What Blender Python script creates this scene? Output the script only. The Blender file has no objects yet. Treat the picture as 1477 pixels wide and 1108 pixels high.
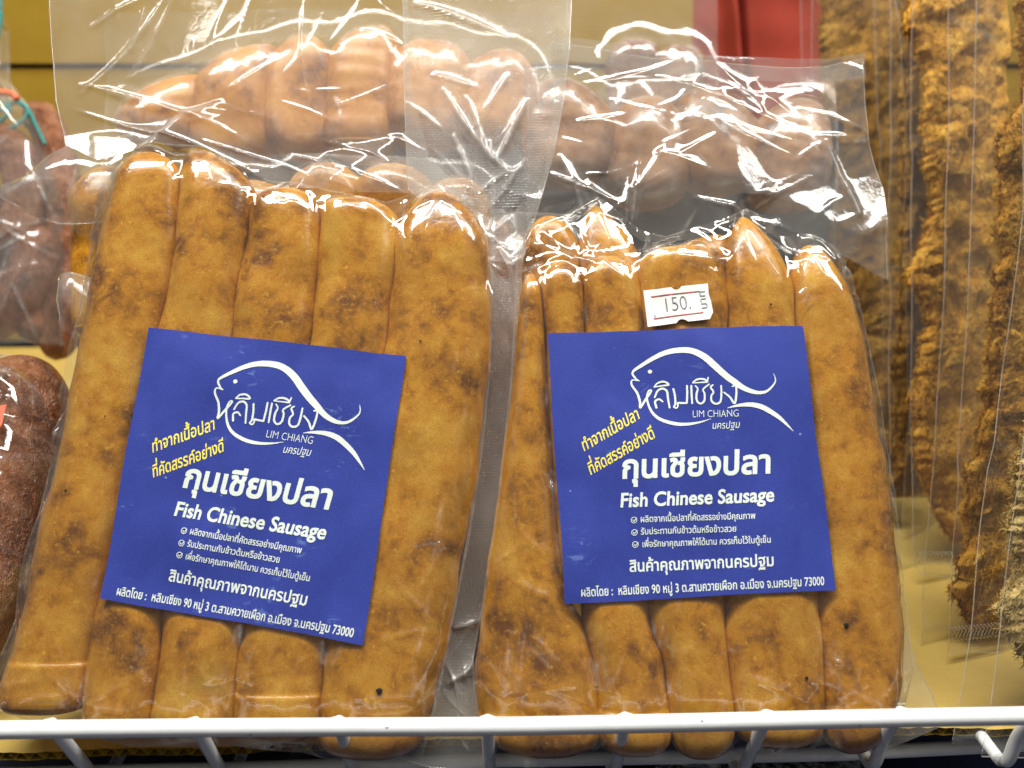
import bpy, math, random
import numpy as np
from mathutils import Vector, Matrix
from mathutils.geometry import delaunay_2d_cdt

rng = np.random.default_rng(7)
random.seed(7)
sc = bpy.context.scene
COL = sc.collection

# ------------------------------------------------------------------ camera
F = 1279.0; CX = 738.5; CY = 554.0            # focal length and centre of the photograph, in its pixels
PITCH = math.radians(18.0)
CAM = np.array([0.0, 0.0, 0.18])              # 18 cm above the cardboard the packs stand on
RIGHT = np.array([1.0, 0, 0])
UP = np.array([0, math.sin(PITCH), math.cos(PITCH)])
FWD = np.array([0, math.cos(PITCH), -math.sin(PITCH)])
cam = bpy.data.cameras.new('camera'); camo = bpy.data.objects.new('camera', cam); COL.objects.link(camo)
camo.location = CAM; camo.rotation_euler = (math.pi/2 - PITCH, 0, 0)
cam.sensor_width = 36; cam.lens = 36*F/1477.0
cam.clip_start = 0.005; cam.clip_end = 50
cam.dof.use_dof = True; cam.dof.focus_distance = 0.268; cam.dof.aperture_fstop = 10.0
sc.camera = camo

# ------------------------------------------------------------------ light: a shop's ceiling and shelf tubes
w = bpy.data.worlds.new('World'); sc.world = w; w.use_nodes = True
bg = w.node_tree.nodes['Background']; bg.inputs[0].default_value = (1.0, 0.96, 0.90, 1); bg.inputs[1].default_value = 0.15

def area(name, loc, target, sx, sy, power, color=(1.0, 0.965, 0.90)):
    l = bpy.data.lights.new(name, 'AREA'); l.shape = 'RECTANGLE'; l.size = sx; l.size_y = sy
    l.energy = power; l.color = color
    o = bpy.data.objects.new(name, l); COL.objects.link(o); o.location = loc
    d = Vector(target) - Vector(loc); o.rotation_euler = d.to_track_quat('-Z', 'Y').to_euler()
    return o
area('shelf_tube_light', (0.0, 0.245, 0.76), (0.0, 0.24, 0.08), 0.90, 0.075, 8.2)
area('ceiling_tube_light', (-0.45, 0.14, 1.5), (0.0, 0.25, 0.08), 0.28, 1.0, 13.0)
area('ceiling_tube_light', (0.75, 0.05, 1.4), (0.0, 0.25, 0.08), 0.28, 1.0, 9.0)

sc.view_settings.view_transform = 'Standard'; sc.view_settings.look = 'None'
sc.view_settings.exposure = 0.0; sc.view_settings.gamma = 1.0
sc.render.engine = 'CYCLES'
cy = sc.cycles
cy.use_denoising = True
try: cy.denoiser = 'OPENIMAGEDENOISE'
except Exception: pass
cy.max_bounces = 10; cy.transparent_max_bounces = 40; cy.diffuse_bounces = 3; cy.glossy_bounces = 4
cy.transmission_bounces = 6; cy.sample_clamp_indirect = 6.0; cy.caustics_reflective = False; cy.caustics_refractive = False

# ------------------------------------------------------------------ helpers: placing
def ray(px, py):
    px = np.asarray(px, float); py = np.asarray(py, float)
    return (px - CX)[..., None]/F*RIGHT + (CY - py)[..., None]/F*UP + np.ones_like(px)[..., None]*FWD
def P(px, py, d):
    return CAM + ray(px, py)*np.asarray(d, float)[..., None]
def PZ(px, py, z):                            # the point at height z seen at that place
    r = ray(px, py); return CAM + r*((z - CAM[2])/r[..., 2])[..., None]

class Plane:
    """A leaning plane with its own u (right), v (up) axes and normal n towards the viewer."""
    def __init__(s, px, py, d, tilt=0.0, yaw=0.0):
        s.o = P(px, py, d)
        t = math.radians(tilt); y = math.radians(yaw)
        eu, ev, en = RIGHT.copy(), UP*math.cos(t) + FWD*math.sin(t), UP*math.sin(t) - FWD*math.cos(t)
        eu2 = eu*math.cos(y) + en*math.sin(y); en2 = en*math.cos(y) - eu*math.sin(y)
        s.u, s.v, s.n = eu2, ev, en2
    def uv(s, px, py, h=0.0):
        r = ray(px, py); o = s.o + s.n*h
        t = ((o - CAM)@s.n)/(r@s.n)
        q = CAM + r*t[..., None] - s.o
        return q@s.u, q@s.v
    def w(s, u, v, h=0.0):
        u = np.asarray(u, float); v = np.asarray(v, float); h = np.asarray(h, float) + 0*u
        return s.o + u[..., None]*s.u + v[..., None]*s.v + h[..., None]*s.n

def tag(o, label=None, cat=None, group=None, kind=None):
    if label: o['label'] = label
    if cat: o['category'] = cat
    if group: o['group'] = group
    if kind: o['kind'] = kind
    return o
def empty(name, loc, label, cat, group=None):
    o = bpy.data.objects.new(name, None); COL.objects.link(o); o.location = loc; o.empty_display_size = 0.02
    return tag(o, label, cat, group)
def abs_loc(o):
    l = Vector((0, 0, 0))
    while o is not None: l += o.location; o = o.parent
    return np.array(l)
def mesh_obj(name, verts, faces, mat, parent=None, smooth=True, uvs=None, edges=()):
    base = abs_loc(parent) if parent is not None else np.zeros(3)
    v = np.asarray(verts, float) - base
    me = bpy.data.meshes.new(name)
    if isinstance(faces, np.ndarray):
        n = len(v); k = faces.shape[1]; m = len(faces)
        me.vertices.add(n); me.vertices.foreach_set('co', v.astype(np.float32).ravel())
        me.loops.add(m*k); me.loops.foreach_set('vertex_index', faces.astype(np.int32).ravel())
        me.polygons.add(m); me.polygons.foreach_set('loop_start', np.arange(0, m*k, k, dtype=np.int32))
        me.update(calc_edges=True)
    else:
        me.from_pydata([tuple(p) for p in v], list(edges), [tuple(f) for f in faces])
    if uvs is not None:
        lay = me.uv_layers.new(name='surface')
        idx = np.empty(len(me.loops), np.int32); me.loops.foreach_get('vertex_index', idx)
        lay.data.foreach_set('uv', np.asarray(uvs, np.float32)[idx].ravel())
    me.validate()
    if smooth: me.shade_smooth()
    if mat is not None: me.materials.append(mat)
    o = bpy.data.objects.new(name, me); COL.objects.link(o)
    if parent is not None: o.parent = parent
    return o
def grid_faces(ny, nx, closed_x=False):
    a = np.arange(ny*nx).reshape(ny, nx)
    if closed_x:
        b = np.roll(a, -1, axis=1); q = np.stack([a[:-1], b[:-1], b[1:], a[1:]], -1)
    else:
        q = np.stack([a[:-1, :-1], a[:-1, 1:], a[1:, 1:], a[1:, :-1]], -1)
    return q.reshape(-1, 4)
def resample(pts, n):
    p = np.asarray(pts, float); d = np.r_[0, np.cumsum(np.hypot(*(p[1:]-p[:-1]).T))]
    t = np.linspace(0, d[-1], n); return np.stack([np.interp(t, d, p[:, 0]), np.interp(t, d, p[:, 1])], -1)
def smooth_poly(pts, n):
    """Catmull-Rom through the points."""
    p = np.asarray(pts, float); p = np.vstack([2*p[0]-p[1], p, 2*p[-1]-p[-2]]); out = []
    m = len(p) - 3
    for t in np.linspace(0, m - 1e-6, n):
        i = int(t); f = t - i; a, b, c, d = p[i:i+4]
        out.append(0.5*((2*b) + (-a+c)*f + (2*a-5*b+4*c-d)*f*f + (-a+3*b-3*c+d)*f**3))
    return np.array(out)
def tube(path, r, seg=8, cap=True):
    p = np.asarray(path, float); n = len(p); r = np.broadcast_to(np.asarray(r, float), (n,))
    t = np.gradient(p, axis=0); t /= np.linalg.norm(t, axis=1)[:, None] + 1e-12
    ref = np.array([0, 0, 1.0]) if abs(t[0][2]) < 0.9 else np.array([1.0, 0, 0])
    V = []; prev = None
    for i in range(n):
        a = (ref - t[i]*(ref@t[i])) if prev is None else (prev - t[i]*(prev@t[i]))
        a /= np.linalg.norm(a) + 1e-12; prev = a; b = np.cross(t[i], a)
        an = np.linspace(0, 2*math.pi, seg, endpoint=False)
        V.append(p[i] + r[i]*(np.cos(an)[:, None]*a + np.sin(an)[:, None]*b))
    V = np.vstack(V); Fq = [tuple(f) for f in grid_faces(n, seg, True)]
    if cap:
        Fq.append(tuple(range(seg))[::-1]); Fq.append(tuple(range((n-1)*seg, n*seg)))
    return V, Fq
def join(parts):
    V = []; Fs = []; k = 0
    for v, f in parts:
        V.append(np.asarray(v, float)); Fs += [tuple(int(i)+k for i in q) for q in f]; k += len(v)
    return np.vstack(V), Fs

# ------------------------------------------------------------------ helpers: height fields
def blur(a, n=1):
    for _ in range(n):
        b = np.pad(a, 1, mode='edge')
        a = (b[:-2, 1:-1] + b[2:, 1:-1] + b[1:-1, :-2] + b[1:-1, 2:] + 2*b[1:-1, 1:-1])/6
    return a
class Field:
    def __init__(s, a, u0, v0, step): s.a, s.u0, s.v0, s.step = a, u0, v0, step
    def __call__(s, U, V):
        x = (np.asarray(U) - s.u0)/s.step; y = (np.asarray(V) - s.v0)/s.step
        x = np.clip(x, 0, s.a.shape[1]-1.001); y = np.clip(y, 0, s.a.shape[0]-1.001)
        i = x.astype(int); j = y.astype(int); fx = x-i; fy = y-j; a = s.a
        return (a[j, i]*(1-fx)*(1-fy) + a[j, i+1]*fx*(1-fy) + a[j+1, i]*(1-fx)*fy + a[j+1, i+1]*fx*fy)
def facet_field(size, cell, step, seed, aniso=1.0, soft=1):
    """Crumpled sheet: flat facets that meet in creases, unit amplitude, torus-free tile of the given size."""
    r = np.random.default_rng(seed); n = int((size/cell)**2*1.0)
    pts = r.random((n, 2))*size*1.1 - size*0.05
    pts = np.vstack([pts, [[-size, -size], [2*size, -size], [2*size, 2*size], [-size, 2*size]]])
    hs = r.normal(0, 1, len(pts)); hs[-4:] = 0
    co, _, fc, ov, _, _ = delaunay_2d_cdt([Vector(p) for p in pts], [], [], 0, 1e-7)
    co = np.array([tuple(c) for c in co]); hh = np.array([hs[o[0]] if o else 0 for o in ov])
    N = int(size/step)+1; A = np.zeros((N, N))
    for f in fc:
        a, b, c = co[list(f)]; ha, hb, hc = hh[list(f)]
        x0, x1 = max(0, int(min(a[0], b[0], c[0])/step)), min(N-1, int(max(a[0], b[0], c[0])/step)+1)
        y0, y1 = max(0, int(min(a[1], b[1], c[1])/step)), min(N-1, int(max(a[1], b[1], c[1])/step)+1)
        if x1 < x0 or y1 < y0: continue
        X, Y = np.meshgrid(np.arange(x0, x1+1)*step, np.arange(y0, y1+1)*step)
        det = (b[1]-c[1])*(a[0]-c[0]) + (c[0]-b[0])*(a[1]-c[1])
        if abs(det) < 1e-14: continue
        l1 = ((b[1]-c[1])*(X-c[0]) + (c[0]-b[0])*(Y-c[1]))/det
        l2 = ((c[1]-a[1])*(X-c[0]) + (a[0]-c[0])*(Y-c[1]))/det
        l3 = 1-l1-l2; m = (l1 >= -1e-6) & (l2 >= -1e-6) & (l3 >= -1e-6)
        S = A[y0:y1+1, x0:x1+1]; S[m] = (l1*ha + l2*hb + l3*hc)[m]
    A = blur(A, soft); A -= A.mean(); A /= A.std()
    return Field(A, 0, 0, step)
BIG = facet_field(0.40, 0.024, 0.0006, 3, soft=2)
MID = facet_field(0.30, 0.010, 0.0004, 5, soft=1)
FINE = facet_field(0.20, 0.0045, 0.0003, 9, soft=1)
def tile(fld, U, V, size, ang=0.0, sx=1.0, sy=1.0, du=0.0, dv=0.0):
    c, s = math.cos(ang), math.sin(ang)
    a = (U*c + V*s)*sx + du; b = (-U*s + V*c)*sy + dv
    a = np.abs((a/size) % 2 - 1)*size*0.96 + size*0.02; b = np.abs((b/size) % 2 - 1)*size*0.96 + size*0.02
    return fld(a, b)
def waves(U, V, seed, scale, n=7):
    r = np.random.default_rng(seed); out = np.zeros_like(np.asarray(U, float))
    for _ in range(n):
        k = r.uniform(0.5, 1.6)*2*math.pi/scale; a = r.uniform(0, math.pi)
        out = out + np.sin(k*(np.cos(a)*U + np.sin(a)*V) + r.uniform(0, 6.28))
    return out/math.sqrt(n)
def folds(U, V, lst):
    """Pinched folds: (u, v, angle, length, amplitude, width)."""
    out = np.zeros_like(U)
    for (u, v, a, L, A, wd) in lst:
        wd = wd*1.3; A = min(A, 1.0*wd)
        c, s = math.cos(a), math.sin(a); X = (U-u)*c + (V-v)*s; Y = -(U-u)*s + (V-v)*c
        Y = Y + 0.10*L*np.sin(X/L*2.3 + a*7)
        t = np.clip(X/L, 0, 1); win = np.where((X > 0) & (X < L), np.sin(math.pi*np.clip(t, 0, 1)**0.6), 0)
        ww = wd*(0.6 + 0.9*t); out += A*win*np.exp(-np.abs(Y)/ww)
    return out
def rand_folds(n, seed, x0, y0, x1, y1, L=(0.006, 0.024), wd=(0.0004, 0.0009), amp=0.9, ang=(0, 6.28)):
    r = np.random.default_rng(seed); out = []
    for _ in range(n):
        u, v = PACK.uv(np.array(r.uniform(x0, x1)), np.array(r.uniform(y0, y1))); w_ = r.uniform(*wd)
        out.append((float(u), float(v), r.uniform(*ang), r.uniform(*L), amp*w_, w_))
    return out
def coons(T, B, L, R, ny, nx):
    """px grid between four boundary polylines: T, B run left to right; L, R run top to bottom."""
    T, B = resample(T, nx), resample(B, nx); L, R = resample(L, ny), resample(R, ny)
    s = np.linspace(0, 1, nx)[None, :, None]; t = np.linspace(0, 1, ny)[:, None, None]
    g = (1-t)*T[None] + t*B[None] + (1-s)*L[:, None] + s*R[:, None]
    return g - ((1-s)*(1-t)*T[0] + s*(1-t)*T[-1] + (1-s)*t*B[0] + s*t*B[-1])
def sheet(name, plane, T, B, L, R, hfn, mat, parent, step=0.0006, rim=None, kind=None):
    g0 = coons(T, B, L, R, 20, 20); U, V = plane.uv(g0[..., 0], g0[..., 1])
    wd = np.hypot(np.diff(U, axis=1), np.diff(V, axis=1)).sum(1).max(); ht = np.hypot(np.diff(U, axis=0), np.diff(V, axis=0)).sum(0).max()
    ny, nx = max(8, int(ht/step)), max(8, int(wd/step))
    g = coons(T, B, L, R, ny, nx); U, V = plane.uv(g[..., 0], g[..., 1])
    S, Tt = np.meshgrid(np.linspace(0, 1, nx), np.linspace(0, 1, ny))
    W = plane.w(U, V, hfn(U, V, S, Tt))
    o = mesh_obj(name, W.reshape(-1, 3), grid_faces(ny, nx), mat, parent, uvs=np.stack([U.ravel()*10, V.ravel()*10], -1))
    Hh = hfn(U, V, S, Tt); lap = blur(np.abs(Hh - blur(Hh, 4)), 1); cz = np.clip((lap - 0.00003)/0.00013, 0, 1)
    at = o.data.attributes.new('crease', 'FLOAT', 'POINT'); at.data.foreach_set('value', cz.ravel().astype(np.float32))
    if rim:
        for k in rim:
            path = {'l': W[:, 0], 'r': W[:, -1], 't': W[0], 'b': W[-1]}[k][::3]
            v, f = tube(path, 0.00017, 5); mesh_obj('film_edge', v, f, M['film_edge'], o)
    return o

# ------------------------------------------------------------------ materials
M = {}
def new_mat(name):
    m = bpy.data.materials.new(name); m.use_nodes = True; nt = m.node_tree; nt.nodes.clear()
    out = nt.nodes.new('ShaderNodeOutputMaterial'); return m, nt, out
def nd(nt, t, **kw):
    n = nt.nodes.new(t)
    for k, v in kw.items():
        if k.startswith('i_'): n.inputs[k[2:].replace('_', ' ')].default_value = v
        else: setattr(n, k, v)
    return n
def ramp(nt, fac, stops, interp='LINEAR'):
    r = nd(nt, 'ShaderNodeValToRGB'); r.color_ramp.interpolation = interp
    while len(r.color_ramp.elements) < len(stops): r.color_ramp.elements.new(0.5)
    for e, (p, c) in zip(r.color_ramp.elements, stops): e.position = p; e.color = (*c, 1) if len(c) == 3 else c
    if fac is not None: nt.links.new(fac, r.inputs[0])
    return r.outputs[0]
def noise(nt, vec, scale, detail=4, rough=0.55, dist=0.0):
    n = nd(nt, 'ShaderNodeTexNoise'); n.inputs['Scale'].default_value = scale; n.inputs['Detail'].default_value = detail
    n.inputs['Roughness'].default_value = rough; n.inputs['Distortion'].default_value = dist
    nt.links.new(vec, n.inputs['Vector']); return n.outputs['Fac']
def mix(nt, a, b, fac, mode='MIX'):
    m = nd(nt, 'ShaderNodeMix', data_type='RGBA', blend_type=mode)
    for inp, v in ((m.inputs[0], fac), (m.inputs[6], a), (m.inputs[7], b)):
        if hasattr(v, 'links'): nt.links.new(v, inp)
        elif isinstance(v, (int, float)): inp.default_value = v
        else: inp.default_value = (*v, 1)
    return m.outputs[2]
def math_(nt, op, a, b=None, clamp=False):
    m = nd(nt, 'ShaderNodeMath', operation=op, use_clamp=clamp)
    for i, v in enumerate((a, b)):
        if v is None: continue
        if hasattr(v, 'links'): nt.links.new(v, m.inputs[i])
        else: m.inputs[i].default_value = v
    return m.outputs[0]
def objvec(nt, rand=True, scale=(1, 1, 1)):
    tc = nd(nt, 'ShaderNodeTexCoord'); v = tc.outputs['Object']
    mp = nd(nt, 'ShaderNodeMapping'); nt.links.new(v, mp.inputs[0]); mp.inputs['Scale'].default_value = scale; v = mp.outputs[0]
    if rand:
        oi = nd(nt, 'ShaderNodeObjectInfo'); a = nd(nt, 'ShaderNodeVectorMath', operation='ADD')
        m = math_(nt, 'MULTIPLY', oi.outputs['Random'], 3.7); nt.links.new(v, a.inputs[0]); nt.links.new(m, a.inputs[1]); v = a.outputs[0]
    return v
def bump(nt, h, strength, dist):
    b = nd(nt, 'ShaderNodeBump'); b.inputs['Strength'].default_value = strength; b.inputs['Distance'].default_value = dist
    nt.links.new(h, b.inputs['Height']); return b.outputs[0]

def film_mat(name, haze=0.05, rough=0.07, refl=2.4, tint=(0.97, 0.97, 0.95), emboss=0, hazecol=(0.86, 0.86, 0.84), wrink=0.25, crease=0.3):
    m, nt, out = new_mat(name); L = nt.links.new
    v = objvec(nt, False)
    n1 = noise(nt, v, 260, 3, 0.6, 0.6); n2 = noise(nt, v, 900, 2)
    h = math_(nt, 'ADD', n1, math_(nt, 'MULTIPLY', n2, 0.25))
    nrm = bump(nt, h, wrink, 0.0006)
    if emboss:
        mp = nd(nt, 'ShaderNodeMapping'); mp.inputs['Scale'].default_value = (1, 1, 1)
        uvn = nd(nt, 'ShaderNodeUVMap'); L(uvn.outputs[0], mp.inputs[0])
        br = nd(nt, 'ShaderNodeTexBrick'); L(mp.outputs[0], br.inputs['Vector'])
        br.inputs['Scale'].default_value = 28; br.inputs['Brick Width'].default_value = 0.5; br.inputs['Row Height'].default_value = 0.25
        br.inputs['Mortar Size'].default_value = 0.05; br.inputs['Mortar Smooth'].default_value = 0.6
        b2 = nd(nt, 'ShaderNodeBump'); b2.inputs['Strength'].default_value = emboss; b2.inputs['Distance'].default_value = 0.0004
        L(br.outputs['Fac'], b2.inputs['Height']); L(nrm, b2.inputs['Normal']); nrm = b2.outputs[0]
    tr = nd(nt, 'ShaderNodeBsdfTransparent'); tr.inputs[0].default_value = (*tint, 1)
    gl = nd(nt, 'ShaderNodeBsdfGlossy'); gl.inputs['Roughness'].default_value = rough; gl.inputs[0].default_value = (1, 1, 1, 1); L(nrm, gl.inputs['Normal'])
    fr = nd(nt, 'ShaderNodeFresnel'); fr.inputs['IOR'].default_value = 1.5; L(nrm, fr.inputs['Normal'])
    # seen from behind the node takes the inverse index; a film reflects alike from both sides
    geo = nd(nt, 'ShaderNodeNewGeometry')
    io = nd(nt, 'ShaderNodeMapRange'); L(geo.outputs['Backfacing'], io.inputs[0]); io.inputs[3].default_value = 1.5; io.inputs[4].default_value = 1/1.5; L(io.outputs[0], fr.inputs['IOR'])
    fac = math_(nt, 'MULTIPLY', fr.outputs[0], refl, True)
    m1 = nd(nt, 'ShaderNodeMixShader'); L(fac, m1.inputs[0]); L(tr.outputs[0], m1.inputs[1]); L(gl.outputs[0], m1.inputs[2])
    df = nd(nt, 'ShaderNodeBsdfDiffuse'); df.inputs[0].default_value = (*hazecol, 1); tl = nd(nt, 'ShaderNodeBsdfTranslucent'); tl.inputs[0].default_value = (*hazecol, 1)
    md = nd(nt, 'ShaderNodeMixShader'); md.inputs[0].default_value = 0.4; L(df.outputs[0], md.inputs[1]); L(tl.outputs[0], md.inputs[2])
    hz = math_(nt, 'MULTIPLY', ramp(nt, noise(nt, v, 55, 4), [(0.3, (0.7,)*3), (0.75, (1.3,)*3)]), haze)
    atn = nd(nt, 'ShaderNodeAttribute', attribute_name='crease'); cn = ramp(nt, noise(nt, v, 330, 3), [(0.35, (0.3,)*3), (0.7, (1,)*3)])
    hz = math_(nt, 'ADD', hz, math_(nt, 'MULTIPLY', math_(nt, 'MULTIPLY', atn.outputs['Fac'], cn), crease), True)  # creases whitened: stress haze that also paints in their dull highlights
    m2 = nd(nt, 'ShaderNodeMixShader'); L(hz, m2.inputs[0]); L(m1.outputs[0], m2.inputs[1]); L(md.outputs[0], m2.inputs[2])
    L(m2.outputs[0], out.inputs[0]); M[name] = m; return m
film_mat('cling_film', haze=0.02, crease=0.30, rough=0.05, refl=2.2, wrink=0.12)
film_mat('bag_film', haze=0.15, crease=0.22, rough=0.10, refl=1.1, wrink=0.15)
film_mat('clear_bag_film', haze=0.11, crease=0.3, rough=0.10, refl=2.4, wrink=0.15)
film_mat('seal_film', haze=0.26, rough=0.16, refl=2.0, emboss=0.9, wrink=0.2)
film_mat('snack_film', haze=0.022, rough=0.12, refl=1.2, wrink=0.1)
film_mat('inner_film', haze=0.06, rough=0.12, refl=0.8, wrink=0.1)
film_mat('film_edge', haze=0.22, rough=0.15, refl=2.0, hazecol=(0.95, 0.95, 0.93))

def sausage_mat(name, dark, mid, light, gl=0.35, scale=1.0, sss=0.05, speck=0.8, wrinkle=0.0):
    m, nt, out = new_mat(name); L = nt.links.new; v = objvec(nt, True)
    b = nd(nt, 'ShaderNodeBsdfPrincipled')
    big = noise(nt, v, 47*scale, 5, 0.60, 0.4); med = noise(nt, v, 190*scale, 4, 0.6, 0.3); fin = noise(nt, v, 800*scale, 4, 0.75); grain = noise(nt, v, 3600*scale, 2)
    c = ramp(nt, math_(nt, 'ADD', math_(nt, 'MULTIPLY', big, 0.62), math_(nt, 'MULTIPLY', med, 0.38)), [(0.37, dark), (0.49, mid), (0.66, light)])
    c = mix(nt, c, light, math_(nt, 'MULTIPLY', ramp(nt, fin, [(0.55, (0, 0, 0)), (0.72, (1, 1, 1))]), speck))
    sp = ramp(nt, noise(nt, v, 420*scale, 2, 0.5), [(0.68, (0, 0, 0)), (0.76, (1, 1, 1))])
    c = mix(nt, c, tuple(min(1, x*1.5) for x in light), math_(nt, 'MULTIPLY', sp, 0.35))
    c = mix(nt, c, dark, math_(nt, 'MULTIPLY', ramp(nt, grain, [(0.50, (0, 0, 0)), (0.70, (1, 1, 1))]), 0.55))
    L(c, b.inputs['Base Color']); b.inputs['Roughness'].default_value = gl
    b.inputs['Subsurface Weight'].default_value = sss; b.inputs['Subsurface Radius'].default_value = (1.0, 0.4, 0.15); b.inputs['Subsurface Scale'].default_value = 0.003
    hh = math_(nt, 'ADD', med, math_(nt, 'MULTIPLY', fin, 0.3))
    if wrinkle:
        wv = noise(nt, objvec(nt, True, (1.7, 1, 0.55)), 330, 4, 0.55, 1.6); rg = math_(nt, 'ABSOLUTE', math_(nt, 'SUBTRACT', wv, 0.5)); hh = math_(nt, 'ADD', math_(nt, 'MULTIPLY', rg, wrinkle*8), math_(nt, 'MULTIPLY', fin, 0.3))
    L(bump(nt, hh, 0.35 if not wrinkle else 0.8, 0.0006 if not wrinkle else 0.0009), b.inputs['Normal'])
    L(b.outputs[0], out.inputs[0]); M[name] = m; return m
sausage_mat('fish_sausage', (0.17, 0.056, 0.005), (0.53, 0.222, 0.009), (0.71, 0.40, 0.052), gl=0.24, sss=0.14)
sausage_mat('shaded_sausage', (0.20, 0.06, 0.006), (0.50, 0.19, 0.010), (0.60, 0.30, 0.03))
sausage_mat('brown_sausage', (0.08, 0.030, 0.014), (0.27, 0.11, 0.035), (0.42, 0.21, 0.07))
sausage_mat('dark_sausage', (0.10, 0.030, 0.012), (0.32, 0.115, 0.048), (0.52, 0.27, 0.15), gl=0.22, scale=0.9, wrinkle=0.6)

def plain(name, col, rough=0.5, col2=None, scale=200, bumps=0.0, metallic=0.0, stretch=(1, 1, 1), coat=0.0, spec=0.5):
    m, nt, out = new_mat(name); b = nd(nt, 'ShaderNodeBsdfPrincipled'); v = objvec(nt, False, stretch)
    n = noise(nt, v, scale, 4)
    c = ramp(nt, n, [(0.3, col2 or tuple(x*0.85 for x in col)), (0.65, col)]); nt.links.new(c, b.inputs['Base Color'])
    b.inputs['Roughness'].default_value = rough; b.inputs['Metallic'].default_value = metallic; b.inputs['Coat Weight'].default_value = coat
    b.inputs['Specular IOR Level'].default_value = spec
    if bumps: nt.links.new(bump(nt, n, bumps, 0.001), b.inputs['Normal'])
    nt.links.new(b.outputs[0], out.inputs[0]); M[name] = m; return m
plain('white_coated_wire', (0.86, 0.88, 0.89), 0.28, (0.80, 0.83, 0.84), 120, 0.1, coat=0.3)
plain('red_cloth', (0.27, 0.020, 0.003), 0.85, (0.20, 0.014, 0.003), 900, 0.3)
plain('teal_twine', (0.03, 0.30, 0.27), 0.6, (0.02, 0.2, 0.18), 1500, 0.5)
plain('orange_band', (0.75, 0.13, 0.03), 0.4)
plain('white_print', (0.78, 0.86, 0.80), 0.5, (0.72, 0.82, 0.77), 1500)
plain('yellow_print', (0.93, 0.80, 0.10), 0.5, (0.93, 0.78, 0.09))
plain('sticker_paper', (0.80, 0.82, 0.80), 0.55)
plain('sticker_red', (0.42, 0.09, 0.08), 0.5)
plain('sticker_ink', (0.10, 0.09, 0.10), 0.5, (0.3, 0.3, 0.3), 3000)
plain('orange_sticker', (0.72, 0.10, 0.03), 0.4)
plain('navy_plastic', (0.010, 0.016, 0.05), 0.4, (0.006, 0.008, 0.02), 60)
plain('dark_back', (0.030, 0.035, 0.045), 0.6)
plain('peppercorn', (0.01, 0.007, 0.004), 0.5)
plain('cap_blue', (0.04, 0.10, 0.35), 0.5)

def card_mat(name, col, col2):
    m, nt, out = new_mat(name); b = nd(nt, 'ShaderNodeBsdfPrincipled'); v = objvec(nt, False)
    n = noise(nt, v, 40, 5); f = noise(nt, objvec(nt, False, (1, 14, 14)), 260, 4); s = noise(nt, v, 2500, 2)
    c = ramp(nt, n, [(0.3, col2), (0.7, col)]); c = mix(nt, c, tuple(x*0.72 for x in col), math_(nt, 'MULTIPLY', ramp(nt, f, [(0.45, (0, 0, 0)), (0.7, (1, 1, 1))]), 0.35))
    c = mix(nt, c, tuple(x*0.5 for x in col), math_(nt, 'MULTIPLY', ramp(nt, s, [(0.6, (0, 0, 0)), (0.7, (1, 1, 1))]), 0.35))
    nt.links.new(c, b.inputs['Base Color']); b.inputs['Roughness'].default_value = 0.8; b.inputs['Specular IOR Level'].default_value = 0.2
    nt.links.new(bump(nt, f, 0.15, 0.0008), b.inputs['Normal'])
    nt.links.new(b.outputs[0], out.inputs[0]); M[name] = m
card_mat('cardboard', (0.60, 0.43, 0.12), (0.52, 0.36, 0.09))
card_mat('brown_cardboard', (0.40, 0.25, 0.025), (0.34, 0.21, 0.02))

def label_mat():
    m, nt, out = new_mat('blue_paper'); b = nd(nt, 'ShaderNodeBsdfPrincipled'); v = objvec(nt, True)
    n = noise(nt, v, 45, 4); c = ramp(nt, n, [(0.3, (0.029, 0.046, 0.27)), (0.7, (0.038, 0.060, 0.33))])
    g = noise(nt, v, 2400, 2); c = mix(nt, c, (0.10, 0.13, 0.48), math_(nt, 'MULTIPLY', ramp(nt, g, [(0.5, (0, 0, 0)), (0.8, (1, 1, 1))]), 0.3))
    st = noise(nt, objvec(nt, True, (1, 1, 3)), 170, 4, 0.7, 1.0); msk = ramp(nt, noise(nt, v, 70, 2), [(0.60, (0, 0, 0)), (0.68, (1, 1, 1))])
    c = mix(nt, c, (0.22, 0.34, 0.68), math_(nt, 'MULTIPLY', math_(nt, 'MULTIPLY', ramp(nt, st, [(0.56, (0, 0, 0)), (0.62, (1, 1, 1))]), msk), 0.35))
    dots = ramp(nt, noise(nt, v, 520, 1), [(0.80, (0, 0, 0)), (0.83, (1, 1, 1))]); c = mix(nt, c, (0.5, 0.6, 0.85), math_(nt, 'MULTIPLY', dots, 0.5))
    nt.links.new(c, b.inputs['Base Color']); b.inputs['Roughness'].default_value = 0.33
    wv = nd(nt, 'ShaderNodeTexWave'); wv.bands_direction = 'Z'; wv.inputs['Scale'].default_value = 420; wv.inputs['Distortion'].default_value = 0.6; nt.links.new(v, wv.inputs[0])
    nt.links.new(bump(nt, math_(nt, 'ADD', math_(nt, 'MULTIPLY', wv.outputs['Fac'], 0.3), g), 0.05, 0.0003), b.inputs['Normal'])
    nt.links.new(b.outputs[0], out.inputs[0]); M['blue_paper'] = m
label_mat()
plain('shade_slate', (0.022, 0.030, 0.050), 0.5)  # dark tone that stands for shade behind the front packs
plain('paper_edge', (0.55, 0.55, 0.62), 0.7)

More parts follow.
